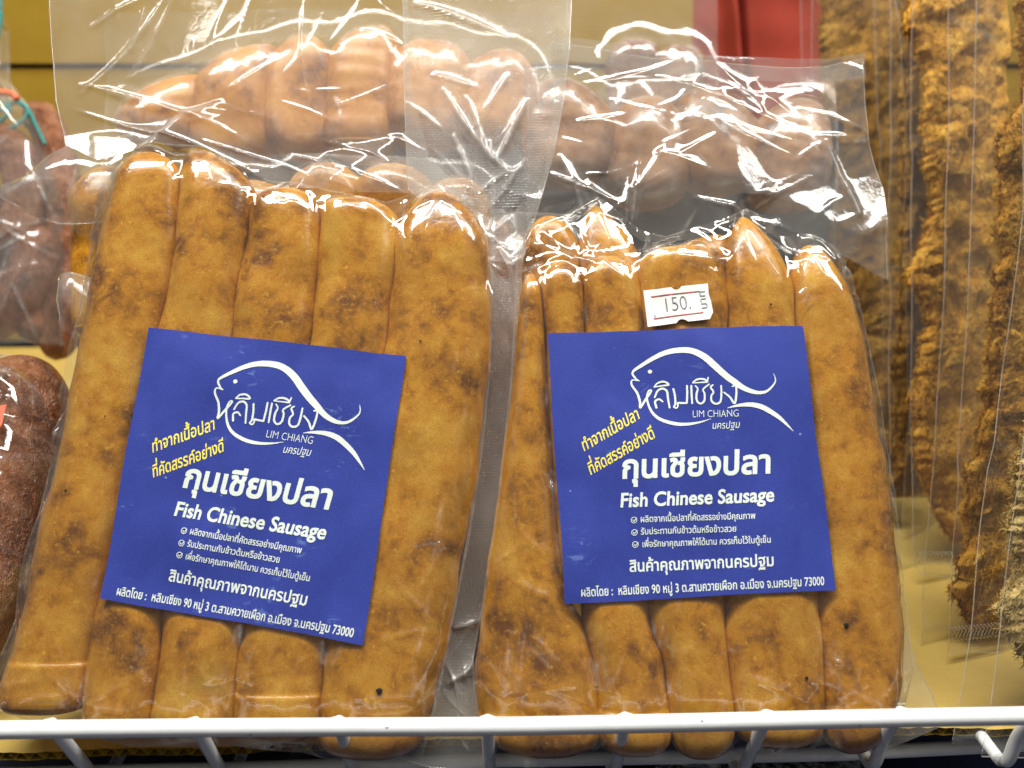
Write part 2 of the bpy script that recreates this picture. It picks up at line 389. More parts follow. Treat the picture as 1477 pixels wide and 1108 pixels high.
def floss_mat(name, dark, mid, light):
    m, nt, out = new_mat(name); b = nd(nt, 'ShaderNodeBsdfPrincipled'); v = objvec(nt, True)
    big = noise(nt, v, 75, 5, 0.65, 1.0); fib = noise(nt, objvec(nt, True, (0.5, 1, 1.8)), 520, 5, 0.7, 2.0); fin = noise(nt, v, 2200, 3, 0.7)
    c = ramp(nt, math_(nt, 'ADD', math_(nt, 'MULTIPLY', big, 0.5), math_(nt, 'MULTIPLY', fib, 0.5)), [(0.36, dark), (0.5, mid), (0.66, light)])
    c = mix(nt, c, dark, math_(nt, 'MULTIPLY', ramp(nt, fin, [(0.5, (0, 0, 0)), (0.7, (1, 1, 1))]), 0.25))
    nt.links.new(c, b.inputs['Base Color']); b.inputs['Roughness'].default_value = 0.6
    nt.links.new(bump(nt, math_(nt, 'ADD', fib, math_(nt, 'MULTIPLY', fin, 0.4)), 0.9, 0.0015), b.inputs['Normal'])
    nt.links.new(b.outputs[0], out.inputs[0]); M[name] = m
floss_mat('golden_floss', (0.24, 0.072, 0.004), (0.84, 0.40, 0.020), (0.95, 0.68, 0.14))
floss_mat('brown_floss', (0.08, 0.03, 0.003), (0.46, 0.215, 0.013), (0.76, 0.48, 0.07))
floss_mat('pale_floss', (0.42, 0.20, 0.04), (0.82, 0.58, 0.18), (0.95, 0.86, 0.52))

# ------------------------------------------------------------------ lettering
_G = {}
def contours(ch):
    if ch in _G: return _G[ch]
    def ev(s):
        c = bpy.data.curves.new('glyph', 'FONT'); c.body = s; c.size = 1; c.fill_mode = 'NONE'; c.resolution_u = 4
        o = bpy.data.objects.new('glyph', c); COL.objects.link(o); bpy.context.view_layer.update()
        me = bpy.data.meshes.new_from_object(o.evaluated_get(bpy.context.evaluated_depsgraph_get()))
        co = np.array([v.co[:2] for v in me.vertices]).reshape(-1, 2); ed = [tuple(e.vertices) for e in me.edges]
        bpy.data.objects.remove(o); bpy.data.curves.remove(c); bpy.data.meshes.remove(me); return co, ed
    bar = ev('I')[0][:, 0].max()
    adv = ev(ch + 'I')[0][:, 0].max() - bar
    co, ed = ev(ch) if ch.strip() else (np.zeros((0, 2)), [])
    nb = {}
    for a, b in ed: nb.setdefault(a, []).append(b); nb.setdefault(b, []).append(a)
    seen = set(); loops = []
    for s in sorted(nb):
        if s in seen: continue
        loop = [s]; seen.add(s); cur = s + 1 if (s+1) in nb[s] else nb[s][0]
        while cur not in seen:
            loop.append(cur); seen.add(cur); nx = [q for q in nb[cur] if q not in seen]
            if not nx: break
            cur = nx[0]
        if len(loop) > 2: loops.append(co[loop])
    _G[ch] = (loops, adv); return _G[ch]
UPPER = 'ิีึืั็ํ'; TONE = '่้๊๋์'; LOWER = 'ุู'
def area2(p): x, y = p[:, 0], p[:, 1]; return 0.5*np.sum(x*np.roll(y, -1) - np.roll(x, -1)*y)
def grow(p, d):
    keep = np.hypot(*(p - np.roll(p, 1, 0)).T) > 1e-6; p = p[keep]
    e = np.roll(p, -1, 0) - p; e /= np.hypot(*e.T)[:, None] + 1e-12
    n = np.stack([e[:, 1], -e[:, 0]], -1); nn = n + np.roll(n, 1, 0); l = np.hypot(*nn.T)[:, None]; nn = nn/np.maximum(l, 0.5)
    return p + nn*d*np.minimum(2/np.maximum(l, 0.7), 1.4)
def fill(loops):
    """Triangulate overlapping outlines by the non-zero winding rule."""
    V = []; E = []; k = 0
    for p in loops:
        V += [Vector(q) for q in p]; n = len(p); E += [(k+i, k+(i+1) % n) for i in range(n)]; k += n
    co, _, fc, *_ = delaunay_2d_cdt(V, E, [], 0, 1e-7); co = np.array([tuple(c) for c in co]); keep = []
    fc = [f for f in fc if len(f) == 3]
    if not fc: return co, []
    cen = np.array([co[list(f)].mean(0) for f in fc]); wn = np.zeros(len(fc))
    for p in loops:
        q = np.roll(p, -1, 0)
        for a, b in zip(p, q):
            cr = (b[0]-a[0])*(cen[:, 1]-a[1]) - (cen[:, 0]-a[0])*(b[1]-a[1])
            wn += ((a[1] <= cen[:, 1]) & (b[1] > cen[:, 1]) & (cr > 0)).astype(int)
            wn -= ((a[1] > cen[:, 1]) & (b[1] <= cen[:, 1]) & (cr < 0)).astype(int)
    return co, [f for f, q in zip(fc, wn) if q != 0]
def text_shapes(s, bold=0.0, shear=0.0, track=0.0, jitter=0.0):
    """[(verts2d, tris)], width; em units, baseline at y = 0."""
    x = 0; out = []; prev_up = False
    for ch in s:
        loops, adv = contours(ch); dy = 0; dx = 0
        if ch in TONE: dy = 0.20 if prev_up else 0.0; prev_up = False
        elif ch in UPPER: prev_up = True
        elif ch not in LOWER: prev_up = False
        if loops:
            sg = 1 if area2(max(loops, key=lambda p: abs(area2(p)))) > 0 else -1
            ls = [(p if sg > 0 else p[::-1]) for p in loops]
            if bold: ls = [grow(p, bold) for p in ls]
            j = random.uniform(-jitter, jitter)
            ls = [np.stack([p[:, 0]+x+dx+shear*(p[:, 1]+dy), p[:, 1]+dy+j], -1) for p in ls]
            out.append(fill(ls))
        x += adv + (track if adv > 0.01 else 0)
    return out, x - track
def stroke(pts, n=60, closed=False):
    """Brush stroke of varying width: points (x, y, width)."""
    p = smooth_poly(np.asarray(pts, float), n); t = np.gradient(p[:, :2], axis=0); t /= np.hypot(*t.T)[:, None] + 1e-9
    nn = np.stack([-t[:, 1], t[:, 0]], -1); hw = np.maximum(p[:, 2], 0.5)[:, None]/2
    parts = []
    for i in range(n-1):
        q = np.array([p[i, :2]+nn[i]*hw[i], p[i, :2]-nn[i]*hw[i], p[i+1, :2]-nn[i+1]*hw[i+1], p[i+1, :2]+nn[i+1]*hw[i+1]])
        parts.append(q if area2(q) > 0 else q[::-1])
    for i in (0, n-1):
        an = np.linspace(0, 2*math.pi, 12, endpoint=False); parts.append(p[i, :2] + hw[i]*np.stack([np.cos(an), np.sin(an)], -1))
    return parts

def homography(src, dst):
    A = []
    for (x, y), (u, v) in zip(src, dst):
        A.append([x, y, 1, 0, 0, 0, -u*x, -u*y, -u]); A.append([0, 0, 0, x, y, 1, -v*x, -v*y, -v])
    return np.linalg.svd(np.array(A))[2][-1].reshape(3, 3)
def happly(H, p):
    p = np.asarray(p, float); q = np.c_[p, np.ones(len(p))]@H.T; return q[:, :2]/q[:, 2:]
SQ = [(0, 0), (1, 0), (1, 1), (0, 1)]
LABEL_PX = [(789, 481), (1158, 470), (1206, 851), (815, 871)]     # where the sharper of the two labels shows its print
HREF = homography(LABEL_PX, SQ)
def label_design():
    """The print of the label, in label coordinates (0..1 right, 0..1 down): list of (name, material, verts, tris)."""
    out = []
    def c6(x, y): return (780 + x/2.309, 400 + y/2.309)
    def line(name, s, a, b, em, mat='white_print', bold=0.0, shear=0.0, jitter=0.0, track=0.0):
        shp, wd = text_shapes(s, bold, shear, track, jitter); a = np.array(c6(*a)); b = np.array(c6(*b)); em = em/2.309
        d = (b-a)/wd; up = np.array([d[1], -d[0]]); up = up/np.hypot(*up)*em
        V = []; Tt = []; k = 0
        for co, tr in shp:
            V.append(a + co[:, :1]*d + co[:, 1:]*up); Tt += [tuple(i+k for i in t) for t in tr]; k += len(co)
        out.append((name, mat, happly(HREF, np.vstack(V)), Tt))
    line('title_lettering', "กุนเชียงปลา", (266, 670), (768, 651), 106, bold=0.030, shear=0.06)
    line('subtitle_lettering', "Fish Chinese Sausage", (262, 766), (775, 746), 66, bold=0.026, shear=0.10)
    line('small_lettering', "ผลิตจากเนื้อปลาที่คัดสรรอย่างมีคุณภาพ", (331, 816), (714, 804), 30, bold=0.012)
    line('small_lettering', "รับประทานกับข้าวต้มหรือข้าวสวย", (333, 857), (653, 847), 30, bold=0.012)
    line('small_lettering', "เพื่อรักษาคุณภาพให้ได้นาน ควรเก็บไว้ในตู้เย็น", (337, 899), (764, 884), 30, bold=0.012)
    line('slogan_lettering', "สินค้าคุณภาพจากนครปฐม", (295, 981), (775, 961), 54, bold=0.020)
    line('address_lettering', "ผลิตโดย :  หลิมเชียง 90 หมู่ 3 ต.สามควายเผือก อ.เมือง จ.นครปฐม 73000", (133, 1064), (946, 1025), 41, bold=0.014)
    line('handwritten_lettering', "ทำจากเนื้อปลา", (142, 582), (332, 470), 54, 'yellow_print', 0.016, 0.30, 0.02)
    line('handwritten_lettering', "ที่คัดสรรค์อย่างดี", (164, 660), (382, 533), 54, 'yellow_print', 0.016, 0.30, 0.02)
    line('logo_lettering', "LIM CHIANG", (503, 468), (660, 464), 34, bold=-0.012, jitter=0.02)
    line('logo_lettering', "นครปฐม", (568, 506), (662, 502), 34, bold=0.0, shear=0.2, jitter=0.02)
    def strokes(name, lst, to=lambda x, y: (830 + x/4.476, 490 + y/4.476), n=60, mat='white_print'):
        loops = []
        for s in lst: loops += stroke(s, n)
        loops = [np.array([to(*q) for q in l]) for l in loops]
        loops = [(l if area2(l) > 0 else l[::-1]) for l in loops]
        co, tr = fill(loops); out.append((name, mat, happly(HREF, co), tr))
    strokes('fish_outline', [[(412, 266, 5), (390, 254, 12), (368, 212, 14), (430, 165, 22), (520, 112, 28), (600, 82, 32), (690, 72, 36), (760, 82, 38), (830, 118, 42), (900, 178, 44), (960, 228, 42), (1020, 272, 38), (1080, 315, 32), (1140, 340, 26), (1190, 346, 20), (1230, 336, 16), (1265, 305, 12), (1286, 268, 8), (1274, 225, 3)]], n=90)
    strokes('fish_outline', [[(980, 442, 3), (1040, 428, 16), (1120, 422, 27), (1190, 435, 32), (1250, 465, 30), (1310, 505, 25), (1360, 550, 15), (1402, 592, 3)]])
    strokes('fish_outline', [[(412, 268, 4), (368, 262, 9), (362, 292, 13), (398, 345, 15), (416, 400, 16), (418, 440, 14), (452, 388, 14), (482, 345, 13), (490, 326, 10), (472, 332, 10), (462, 376, 13), (478, 438, 14), (510, 488, 18), (560, 522, 20), (640, 545, 22), (720, 548, 18), (800, 535, 11), (872, 513, 2)]], n=110)
    strokes('fish_eye', [[(479, 207, 24), (481, 207, 26), (483, 207, 24)]], n=5)
    strokes('logo_lettering', [
        [(522, 440, 13), (514, 400, 13), (540, 386, 12), (562, 402, 10)], [(512, 372, 11), (530, 332, 12), (560, 318, 13), (588, 335, 13), (596, 385, 13), (606, 442, 11)],
        [(508, 306, 8), (530, 282, 11), (570, 274, 12), (600, 294, 12), (555, 300, 9), (510, 306, 8)],
        [(630, 322, 12), (640, 370, 13), (642, 420, 13), (632, 436, 10), (650, 444, 10), (660, 425, 10), (655, 412, 12), (690, 412, 12), (716, 412, 12)], [(716, 412, 12), (718, 350, 13), (716, 302, 12)],
        [(744, 302, 12), (746, 355, 13), (750, 414, 11)],
        [(770, 302, 9), (786, 322, 10), (778, 352, 13), (780, 396, 13), (804, 416, 12), (828, 398, 13), (830, 352, 12), (820, 325, 11), (858, 292, 10)],
        [(752, 282, 8), (780, 262, 11), (820, 259, 12), (848, 276, 11), (800, 281, 8), (754, 284, 7)], [(846, 278, 10), (852, 250, 10)],
        [(884, 296, 9), (868, 310, 12), (888, 342, 12), (874, 364, 12), (876, 398, 13), (902, 416, 13), (934, 402, 13), (940, 350, 13), (938, 300, 11)],
        [(958, 342, 10), (996, 372, 12), (1026, 412, 13), (1036, 350, 13), (1032, 300, 11), (1012, 304, 9)]], n=26)
    # scratches of scuffed ink and the three tick bullets
    for (x, y) in ((310, 809), (312, 850), (315, 890)):
        to = lambda a, b: c6(a, b); an = np.linspace(0, 2*math.pi, 17)
        ring = [(x+9.5*math.cos(t), y+9.5*math.sin(t), 2.4) for t in an]
        strokes('tick_bullet', [ring, [(x-4, y-1, 2.4), (x, y+4, 2.6), (x+9, y-7, 2.2)]], to, 22)
    return out
DESIGN = label_design()

def rounded_quad(plane, quad, h):
    us = [plane.uv(np.array(x), np.array(y), h) for x, y in quad]; us = [(float(a), float(b)) for a, b in us]
    return homography(SQ, us)
def make_label(plane, quad, hsurf, parent, h0, lift=0.00025, paper=None):
    H = rounded_quad(plane, quad, h0); n = 90
    s, t = np.meshgrid(np.linspace(0, 1, n), np.linspace(0, 1, n))
    def surf(st, extra=0.0):
        q = happly(H, st); return plane.w(q[:, 0], q[:, 1], hsurf(q[:, 0], q[:, 1]) + lift + extra)
    st = np.stack([s.ravel(), t.ravel()], -1)
    # a real sheet of paper: front, back and its cut edge; cut by hand, so the sides wander a little
    st[:, 0] += 0.002*np.sin(st[:, 1]*9 + 1)*(1 - 2*np.abs(st[:, 0]-0.5) < 0.2); st[:, 1] += 0.002*np.sin(st[:, 0]*7)*(1 - 2*np.abs(st[:, 1]-0.5) < 0.2)
    top = surf(st); bot = surf(st, -0.00014); fq = grid_faces(n, n)[:, ::-1]
    lab = mesh_obj('paper_label', top, fq, paper or M['blue_paper'], parent)
    b = np.concatenate([np.arange(n), np.arange(2*n-1, n*n, n), np.arange(n*n-2, n*(n-1)-1, -1), np.arange(n*(n-2), 0, -n)])
    k = len(b); V = np.vstack([top[b], bot[b]]); nb = (np.arange(k)+1) % k
    mesh_obj('paper_edge', V, np.stack([np.arange(k), np.arange(k)+k, nb+k, nb], -1), M['paper_edge'], lab, smooth=False)
    if DESIGN:
        for name, mt, co, tr in DESIGN:
            mesh_obj(name, surf(co, 0.00011), [t[::-1] for t in tr], M[mt], lab, smooth=False)
    return lab

# ------------------------------------------------------------------ vacuum packs of sausages
def xs_at(poly, y): p = np.asarray(poly, float); return np.interp(y, p[:, 1], p[:, 0])
class Sausage:
    def __init__(s, plane, Lp, Rp, top, bot, apex=None, capT=55, capB=45, pT=2.0, pB=2.4, H=0.0088, base=0.0, seed=0, over=1.065, foot=None, lump=1.0):
        Lp = smooth_poly(Lp, 60); Rp = smooth_poly(Rp, 60)
        ys = np.linspace(top, bot, 130); ys = np.unique(np.r_[top + (ys[:26]-top)*np.linspace(0.05, 1, 26), ys, bot - (bot-ys[-20:])*np.linspace(1, 0.05, 20)])
        xl, xr = xs_at(Lp, ys), xs_at(Rp, ys); c = (xl+xr)/2; hw = (xr-xl)/2*over*(1 + 0.022*np.sin(ys/31. + seed*2.1) + 0.014*np.sin(ys/13. + seed))
        a = np.clip((ys-top)/capT, 0, 1); b = np.clip((bot-ys)/capB, 0, 1)
        kT = np.maximum(1-(1-a)**pT, 0)**(1/pT); kB = np.maximum(1-(1-b)**pB, 0)**(1/pB)
        if apex is not None: c = c + (apex - c)*(1-a)**1.6
        if foot is not None: c = c + (foot - c)*(1-b)**1.6
        hw = hw*kT*kB
        ul, v = plane.uv(c-hw, ys); ur, _ = plane.uv(c+hw, ys)
        s.plane = plane; s.v = v[::-1]; s.c = ((ul+ur)/2)[::-1]; s.r = ((ur-ul)/2)[::-1]
        s.H = (H*(kT**0.75)*(kB**0.8))[::-1]; s.base = base; s.seed = seed; s.lump = lump
    def lumps(s, U, V): return 0.00028*s.lump*waves(U, V, s.seed+11, 0.034) + 0.00003*s.lump*waves(U, V, s.seed+50, 0.008)
    def top(s, U, V):
        c = np.interp(V, s.v, s.c); r = np.interp(V, s.v, s.r); H = np.interp(V, s.v, s.H)
        inside = (V > s.v[0]) & (V < s.v[-1]); x = np.abs(U-c)/np.maximum(r, 1e-6)
        h = H*np.maximum(1-np.minimum(x, 1)**3.0, 0)**(1/2.3)
        return np.where(inside & (x < 1), h + s.base + s.lumps(U, V)*np.clip(h/0.004, 0, 1), -1.0)
    def mesh(s, mat, parent, nseg=44):
        an = np.linspace(0, 2*math.pi, nseg, endpoint=False); ca, sa = np.cos(an), np.sin(an)
        x = np.sign(ca)*np.abs(ca)**0.85; rows = []
        for v, c, r, H in zip(s.v, s.c, s.r, s.H):
            U = c + r*x; h = H*np.maximum(1-np.abs(x)**3.0, 0)**(1/2.3); V = np.full(nseg, v)
            top = s.base + h + s.lumps(U, V)*np.clip(h/0.004, 0, 1); low = s.base - h*0.85
            rows.append(s.plane.w(U, V, np.where(sa >= 0, top, low)))
        n = len(rows); Vv = np.vstack(rows); f = [tuple(q[::-1]) for q in grid_faces(n, nseg, True)]
        f.append(tuple(range(nseg))); f.append(tuple(range((n-1)*nseg, n*nseg))[::-1])
        return mesh_obj('sausage', Vv, f, mat, parent)

def membrane(plane, sausages, px_box, floor=-0.001, iters=220, step=0.0005, pull=0.000004):
    (x0, y0, x1, y1) = px_box; cu, cv = plane.uv(np.array([x0, x1, x0, x1]), np.array([y0, y0, y1, y1]))
    U = np.arange(cu.min(), cu.max(), step); V = np.arange(cv.min(), cv.max(), step); UU, VV = np.meshgrid(U, V)
    O = np.full(UU.shape, floor)
    for s in sausages: O = np.maximum(O, s.top(UU, VV))
    h = O.copy()
    for i in range(iters):
        b = np.pad(h, 1, mode='edge'); a = (b[:-2, 1:-1]+b[2:, 1:-1]+b[1:-1, :-2]+b[1:-1, 2:])/4
        h = np.maximum(O, a - pull)
    return Field(O, U[0], V[0], step), Field(h, U[0], V[0], step), (U, V)

def stiff(fld, n1=9, n2=22):
    a = fld.a
    for _ in range(n1):
        b = np.pad(a, 1, mode='edge'); a = np.maximum.reduce([a, b[:-2, 1:-1], b[2:, 1:-1], b[1:-1, :-2], b[1:-1, 2:]])
    a = blur(a, n2)
    return Field(np.maximum(a, blur(fld.a, 3)), fld.u0, fld.v0, fld.step)

PACK = Plane(738.5, 554, 0.271, tilt=11.4)

# ---- front left pack
b0 = [(182, 215), (163, 300), (143, 380), (122, 500), (95, 640), (62, 780), (32, 920), (6, 1000), (0, 1050)]
b1 = [(268, 210), (264, 320), (250, 420), (228, 520), (200, 650), (175, 770), (152, 870), (130, 985), (124, 1100)]
b2 = [(378, 210), (363, 330), (348, 420), (338, 500), (310, 620), (270, 780), (242, 880), (235, 970), (216, 1100)]
b3 = [(468, 210), (466, 350), (458, 430), (450, 500), (420, 640), (385, 800), (362, 890), (348, 970), (338, 1100)]
b4 = [(580, 210), (572, 380), (565, 450), (560, 510), (535, 640), (505, 800), (483, 890), (470, 970), (462, 1100)]
b5 = [(688, 210), (703, 390), (701, 520), (688, 640), (672, 750), (652, 860), (634, 960), (612, 1050), (600, 1100)]
S1 = [Sausage(PACK, b0, b1, 222, 1030, apex=218, capT=46, pT=1.9, capB=28, pB=3, seed=1, base=-0.0006, foot=60),
      Sausage(PACK, b1, b2, 218, 1066, apex=288, capT=72, pT=1.6, seed=2, base=0.0004),
      Sausage(PACK, b2, b3, 276, 1066, apex=412, capT=48, pT=2.4, seed=3),
      Sausage(PACK, b3, b4, 291, 1072, apex=508, capT=38, pT=2.6, seed=4),
      Sausage(PACK, b4, b5, 279, 1094, apex=634, capT=80, pT=1.7, seed=5, base=0.0006, H=0.0092)]
# ---- front right pack
a0 = [(752, 280), (752, 400), (745, 500), (735, 600), (715, 750), (700, 880), (690, 960), (700, 1050), (716, 1100)]
a1 = [(777, 380), (786, 500), (798, 700), (815, 850), (840, 905), (857, 960), (866, 1100)]
a2 = [(838, 380), (842, 500), (840, 700), (841, 880), (857, 960), (866, 1100)]
a3 = [(918, 350), (925, 470), (928, 650), (932, 880), (955, 960), (968, 1100)]
a4 = [(1034, 300), (1045, 470), (1042, 650), (1041, 880), (1052, 1000), (1060, 1100)]
a5 = [(1132, 300), (1142, 470), (1160, 650), (1175, 880), (1182, 1000), (1190, 1100)]
a6 = [(1196, 330), (1222, 430), (1243, 520), (1265, 640), (1283, 770), (1292, 880), (1293, 980), (1272, 1060), (1250, 1100)]
S2 = [Sausage(PACK, a0, a1, 398, 1092, apex=765, capT=40, seed=21, base=-0.0003),
      Sausage(PACK, a1, a2, 380, 890, apex=808, capT=40, capB=60, seed=22, base=0.0002),
      Sausage(PACK, a2, a3, 372, 1090, apex=876, capT=45, capB=40, seed=23),
      Sausage(PACK, a3, a4, 360, 1094, apex=985, capT=36, pT=2.8, capB=60, seed=24, foot=1010),
      Sausage(PACK, a4, a5, 314, 1078, apex=1070, capT=110, pT=1.45, seed=25, base=0.0004),
      Sausage(PACK, a5, a6, 356, 1086, apex=1165, capT=90, pT=2.1, capB=60, seed=26, foot=1225)]
g0 = [(757, 280), (758, 400), (760, 600)]; g1 = [(832, 280), (836, 400), (838, 600)]; g2 = [(922, 280), (934, 400), (930, 600)]
S2b = [Sausage(PACK, g0, g1, 306, 560, apex=792, capT=60, seed=31, base=-0.0042, H=0.007),
       Sausage(PACK, g1, g2, 290, 560, apex=858, capT=110, pT=1.5, seed=32, base=-0.0036, H=0.008),
       Sausage(PACK, [(925, 300), (925, 600)], [(1050, 300), (1050, 600)], 332, 560, apex=1040, capT=60, pT=1.6, seed=33, base=-0.0045, H=0.006)]

def pepper(pack, plane, fld, lst):
    for (x, y, r) in lst:
        u, v = plane.uv(np.array(float(x)), np.array(float(y)), 0.009); c = plane.w(u, v, fld(u, v) + 0.0001)
        an = np.linspace(0, 2*math.pi, 9, endpoint=False); rr = r*0.00015
        V = [c + plane.n*0.35*rr] + [c + rr*(math.cos(t)*plane.u*(0.8+0.3*math.sin(3*t)) + math.sin(t)*plane.v) for t in an]
        mesh_obj('pepper_speck', np.array(V), [(0, i+1, (i+1) % 9+1) for i in range(9)], M['peppercorn'], pack)

def build_front_pack(label, S, Sb, box, filmT, filmB, filmL, filmR, quad, seed, foldlist):
    root = empty('sausage_pack', PACK.w(*[float(q) for q in PACK.uv(np.array((box[0]+box[2])/2), np.array(1085.0))]), label, 'sausage pack', 'fish sausage packs at the front of the shelf')
    for s in S + Sb: s.mesh(M['fish_sausage'], root)
    O, h, (gu, gv) = membrane(PACK, S + Sb, box)
    UU, VV = np.meshgrid(gu, gv)
    gap = np.clip((h.a - O.a)/0.0025, 0, 1); gap = np.clip(blur(gap, 6), 0, 1)
    lowz = np.clip((0.0062 - h.a)/0.006, 0, 1)             # where the film runs down at tips and sides
    cr = 0.0016*tile(BIG, UU, VV, 0.40, 0.4, 1.5, 1.5, seed*0.03, 0.1) + 0.0007*tile(MID, UU, VV, 0.30, 1.1, 1.0, 1.0, 0.05, seed*0.02)
    fl = folds(UU, VV, foldlist)
    body = 0.00010*tile(BIG, UU, VV, 0.40, 0.12, 2.2, 0.45, 0.1, 0.05*seed) + 0.00004*tile(MID, UU, VV, 0.30, 0.15, 1.4, 0.3, 0.02, 0.03)
    k = np.clip(gap*0.5 + lowz*0.6, 0, 1)
    hh = h.a + 0.00025 + np.abs(body)*1.0 + k*np.abs(cr)*0.9 + fl
    hf = Field(hh, gu[0], gv[0], gu[1]-gu[0])
    lab_f = stiff(Field(h.a + 0.0003, gu[0], gv[0], gu[1]-gu[0]))
    lw = Field(lab_f.a + 0.00035*waves(UU, VV, seed, 0.06), gu[0], gv[0], gu[1]-gu[0])
    # under the paper the film lies flat against it
    H = rounded_quad(PACK, quad, 0.0092); Hi = np.linalg.inv(H); st = happly(Hi, np.stack([UU.ravel(), VV.ravel()], -1)).reshape(UU.shape+(2,))
    ins = ((st[..., 0] > -0.01) & (st[..., 0] < 1.01) & (st[..., 1] > -0.01) & (st[..., 1] < 1.01)).astype(float); ins = blur(ins, 4)
    hf.a = np.where(ins > 0.02, np.minimum(hf.a, lw.a*ins + hf.a*(1-ins) - 0.0001*ins), hf.a)
    lw.a = np.maximum(lw.a, np.maximum(hf.a + 0.0001, h.a + 0.0004))
    sheet('vacuum_film', PACK, filmT, filmB, filmL, filmR, lambda U, V, S_, T_: hf(U, V), M['cling_film'], root, step=0.00052)
    make_label(PACK, quad, lw, root, 0.0092)
    return root, hf, lw

def fan(px, py, angles, L, A, wd):
    u, v = PACK.uv(np.array(float(px)), np.array(float(py)), 0.004); r = random.Random(px)
    return [(float(u), float(v), math.radians(a), L*r.uniform(0.6, 1.2), A*r.uniform(0.6, 1.3), wd*r.uniform(0.7, 1.3)) for a in angles]

fl1 = (fan(240, 232, (-60, -75, -48), 0.012, 0.0009, 0.0004) + fan(300, 228, (-30, -45, -60), 0.018, 0.0010, 0.0004) + fan(372, 275, (-20, -50, 175), 0.014, 0.0009, 0.0004)
       + fan(415, 300, (-20, -60, -110, 200, 10), 0.009, 0.0008, 0.0004) + fan(500, 300, (-30, -80, 170), 0.010, 0.0007, 0.0004)
       + fan(640, 290, (-40, -60, -100, -130), 0.018, 0.0010, 0.0004) + fan(575, 330, (-80, -100, 30, 150), 0.020, 0.0007, 0.0004)
       + fan(130, 1010, (0, 20, 150, 170, 90), 0.02, 0.0010, 0.0004) + fan(345, 970, (60, 10, 200, -30), 0.014, 0.0007, 0.0004) + fan(640, 780, (100, 85, 250, 230, 200), 0.015, 0.0009, 0.0005)
       + fan(620, 900, (80, 120, 200, 260), 0.018, 0.0008, 0.0005) + fan(600, 1010, (170, 190, 20, 100), 0.016, 0.0009, 0.0005) + fan(200, 950, (20, -40, 70), 0.016, 0.0006, 0.0004) + fan(470, 960, (80, 60, 100), 0.016, 0.0007, 0.0004))
fl1 += rand_folds(34, 3, 20, 860, 640, 1060, amp=0.45) + rand_folds(22, 4, 120, 300, 700, 480, amp=0.4, wd=(0.0003, 0.0006), ang=(1.2, 2.0)) + rand_folds(16, 5, 590, 420, 690, 900, amp=0.5, ang=(1.1, 2.0)) + rand_folds(14, 6, 60, 500, 210, 900, amp=0.4, ang=(1.0, 2.0))
pack1, hf1, lw1 = build_front_pack('tilted vacuum pack of five amber fish sausages with plain blue label and no price sticker', S1, [], (-40, 190, 760, 1108),
    [(150, 225), (215, 208), (270, 210), (310, 216), (380, 262), (430, 270), (500, 288), (560, 300), (620, 268), (690, 290)],
    [(-12, 1012), (60, 1035), (122, 1046), (200, 1074), (330, 1074), (440, 1082), (520, 1100), (610, 1092)],
    [(150, 225), (135, 360), (110, 520), (84, 660), (52, 790), (22, 920), (-12, 1012)],
    [(690, 290), (712, 400), (708, 540), (696, 660), (678, 780), (654, 900), (635, 1000), (610, 1092)],
    [(213, 472), (586, 514), (525, 930), (147, 863)], 1, fl1)
fl2 = (fan(815, 378, (160, 120, 60, 20, -20, 200), 0.022, 0.0022, 0.0005) + fan(905, 400, (140, 165, 30, 60), 0.024, 0.0022, 0.0005) + fan(860, 300, (-60, -80, -110, -30), 0.02, 0.0014, 0.0005)
       + fan(960, 372, (0, 20, 170, -30), 0.016, 0.0010, 0.0004) + fan(1070, 330, (-70, -85, -100, -120, -55), 0.024, 0.0012, 0.0005) + fan(1045, 372, (60, 200, 120), 0.014, 0.0011, 0.0004)
       + fan(1165, 375, (-20, -60, -100, -140, 200), 0.014, 0.0012, 0.0004) + fan(1140, 440, (30, 10, 60), 0.010, 0.0010, 0.0004) + fan(1180, 950, (40, 10, 100, -20, -60), 0.014, 0.0009, 0.0004)
       + fan(860, 1000, (80, 110, 60), 0.02, 0.0006, 0.0004) + fan(1210, 1000, (20, 60, 160, -10), 0.018, 0.0010, 0.0004) + fan(800, 960, (150, 120), 0.02, 0.0007, 0.0006) + fan(735, 1000, (90, 70, 100, 120), 0.022, 0.0008, 0.0005)
       + fan(770, 850, (0, -30, 150), 0.008, 0.0007, 0.0005) + fan(1110, 990, (100, 160, 20), 0.012, 0.0008, 0.0004))
fl2 += rand_folds(40, 13, 700, 860, 1290, 1070, amp=0.45) + rand_folds(26, 14, 760, 300, 1220, 470, amp=0.5, wd=(0.0003, 0.0006)) + rand_folds(12, 15, 1200, 460, 1280, 860, amp=0.4, ang=(1.2, 2.1)) + rand_folds(10, 16, 715, 480, 790, 860, amp=0.5, ang=(0.8, 2.2))
pack2, hf2, lw2 = build_front_pack('upright vacuum pack of amber fish sausages with a 150 price sticker above its label', S2, S2b, (660, 250, 1330, 1108),
    [(744, 330), (790, 300), (860, 282), (920, 330), (960, 345), (1040, 318), (1075, 303), (1120, 345), (1165, 345), (1215, 372)],
    [(705, 1094), (790, 1104), (880, 1096), (960, 1098), (1020, 1104), (1080, 1080), (1170, 1092), (1262, 1084)],
    [(744, 330), (744, 420), (736, 560), (718, 720), (696, 870), (682, 960), (688, 1040), (705, 1094)],
    [(1215, 372), (1240, 470), (1262, 580), (1284, 720), (1297, 860), (1306, 960), (1296, 1030), (1262, 1084)],
    [(789, 481), (1158, 470), (1206, 851), (815, 871)], 4, fl2)
pepper(pack1, PACK, hf1, [(94, 708, 3), (548, 997, 7), (607, 494, 3), (150, 600, 2)])
pepper(pack2, PACK, hf2, [(1221, 903, 6), (1164, 979, 4), (771, 1082, 4), (1111, 440, 3)])

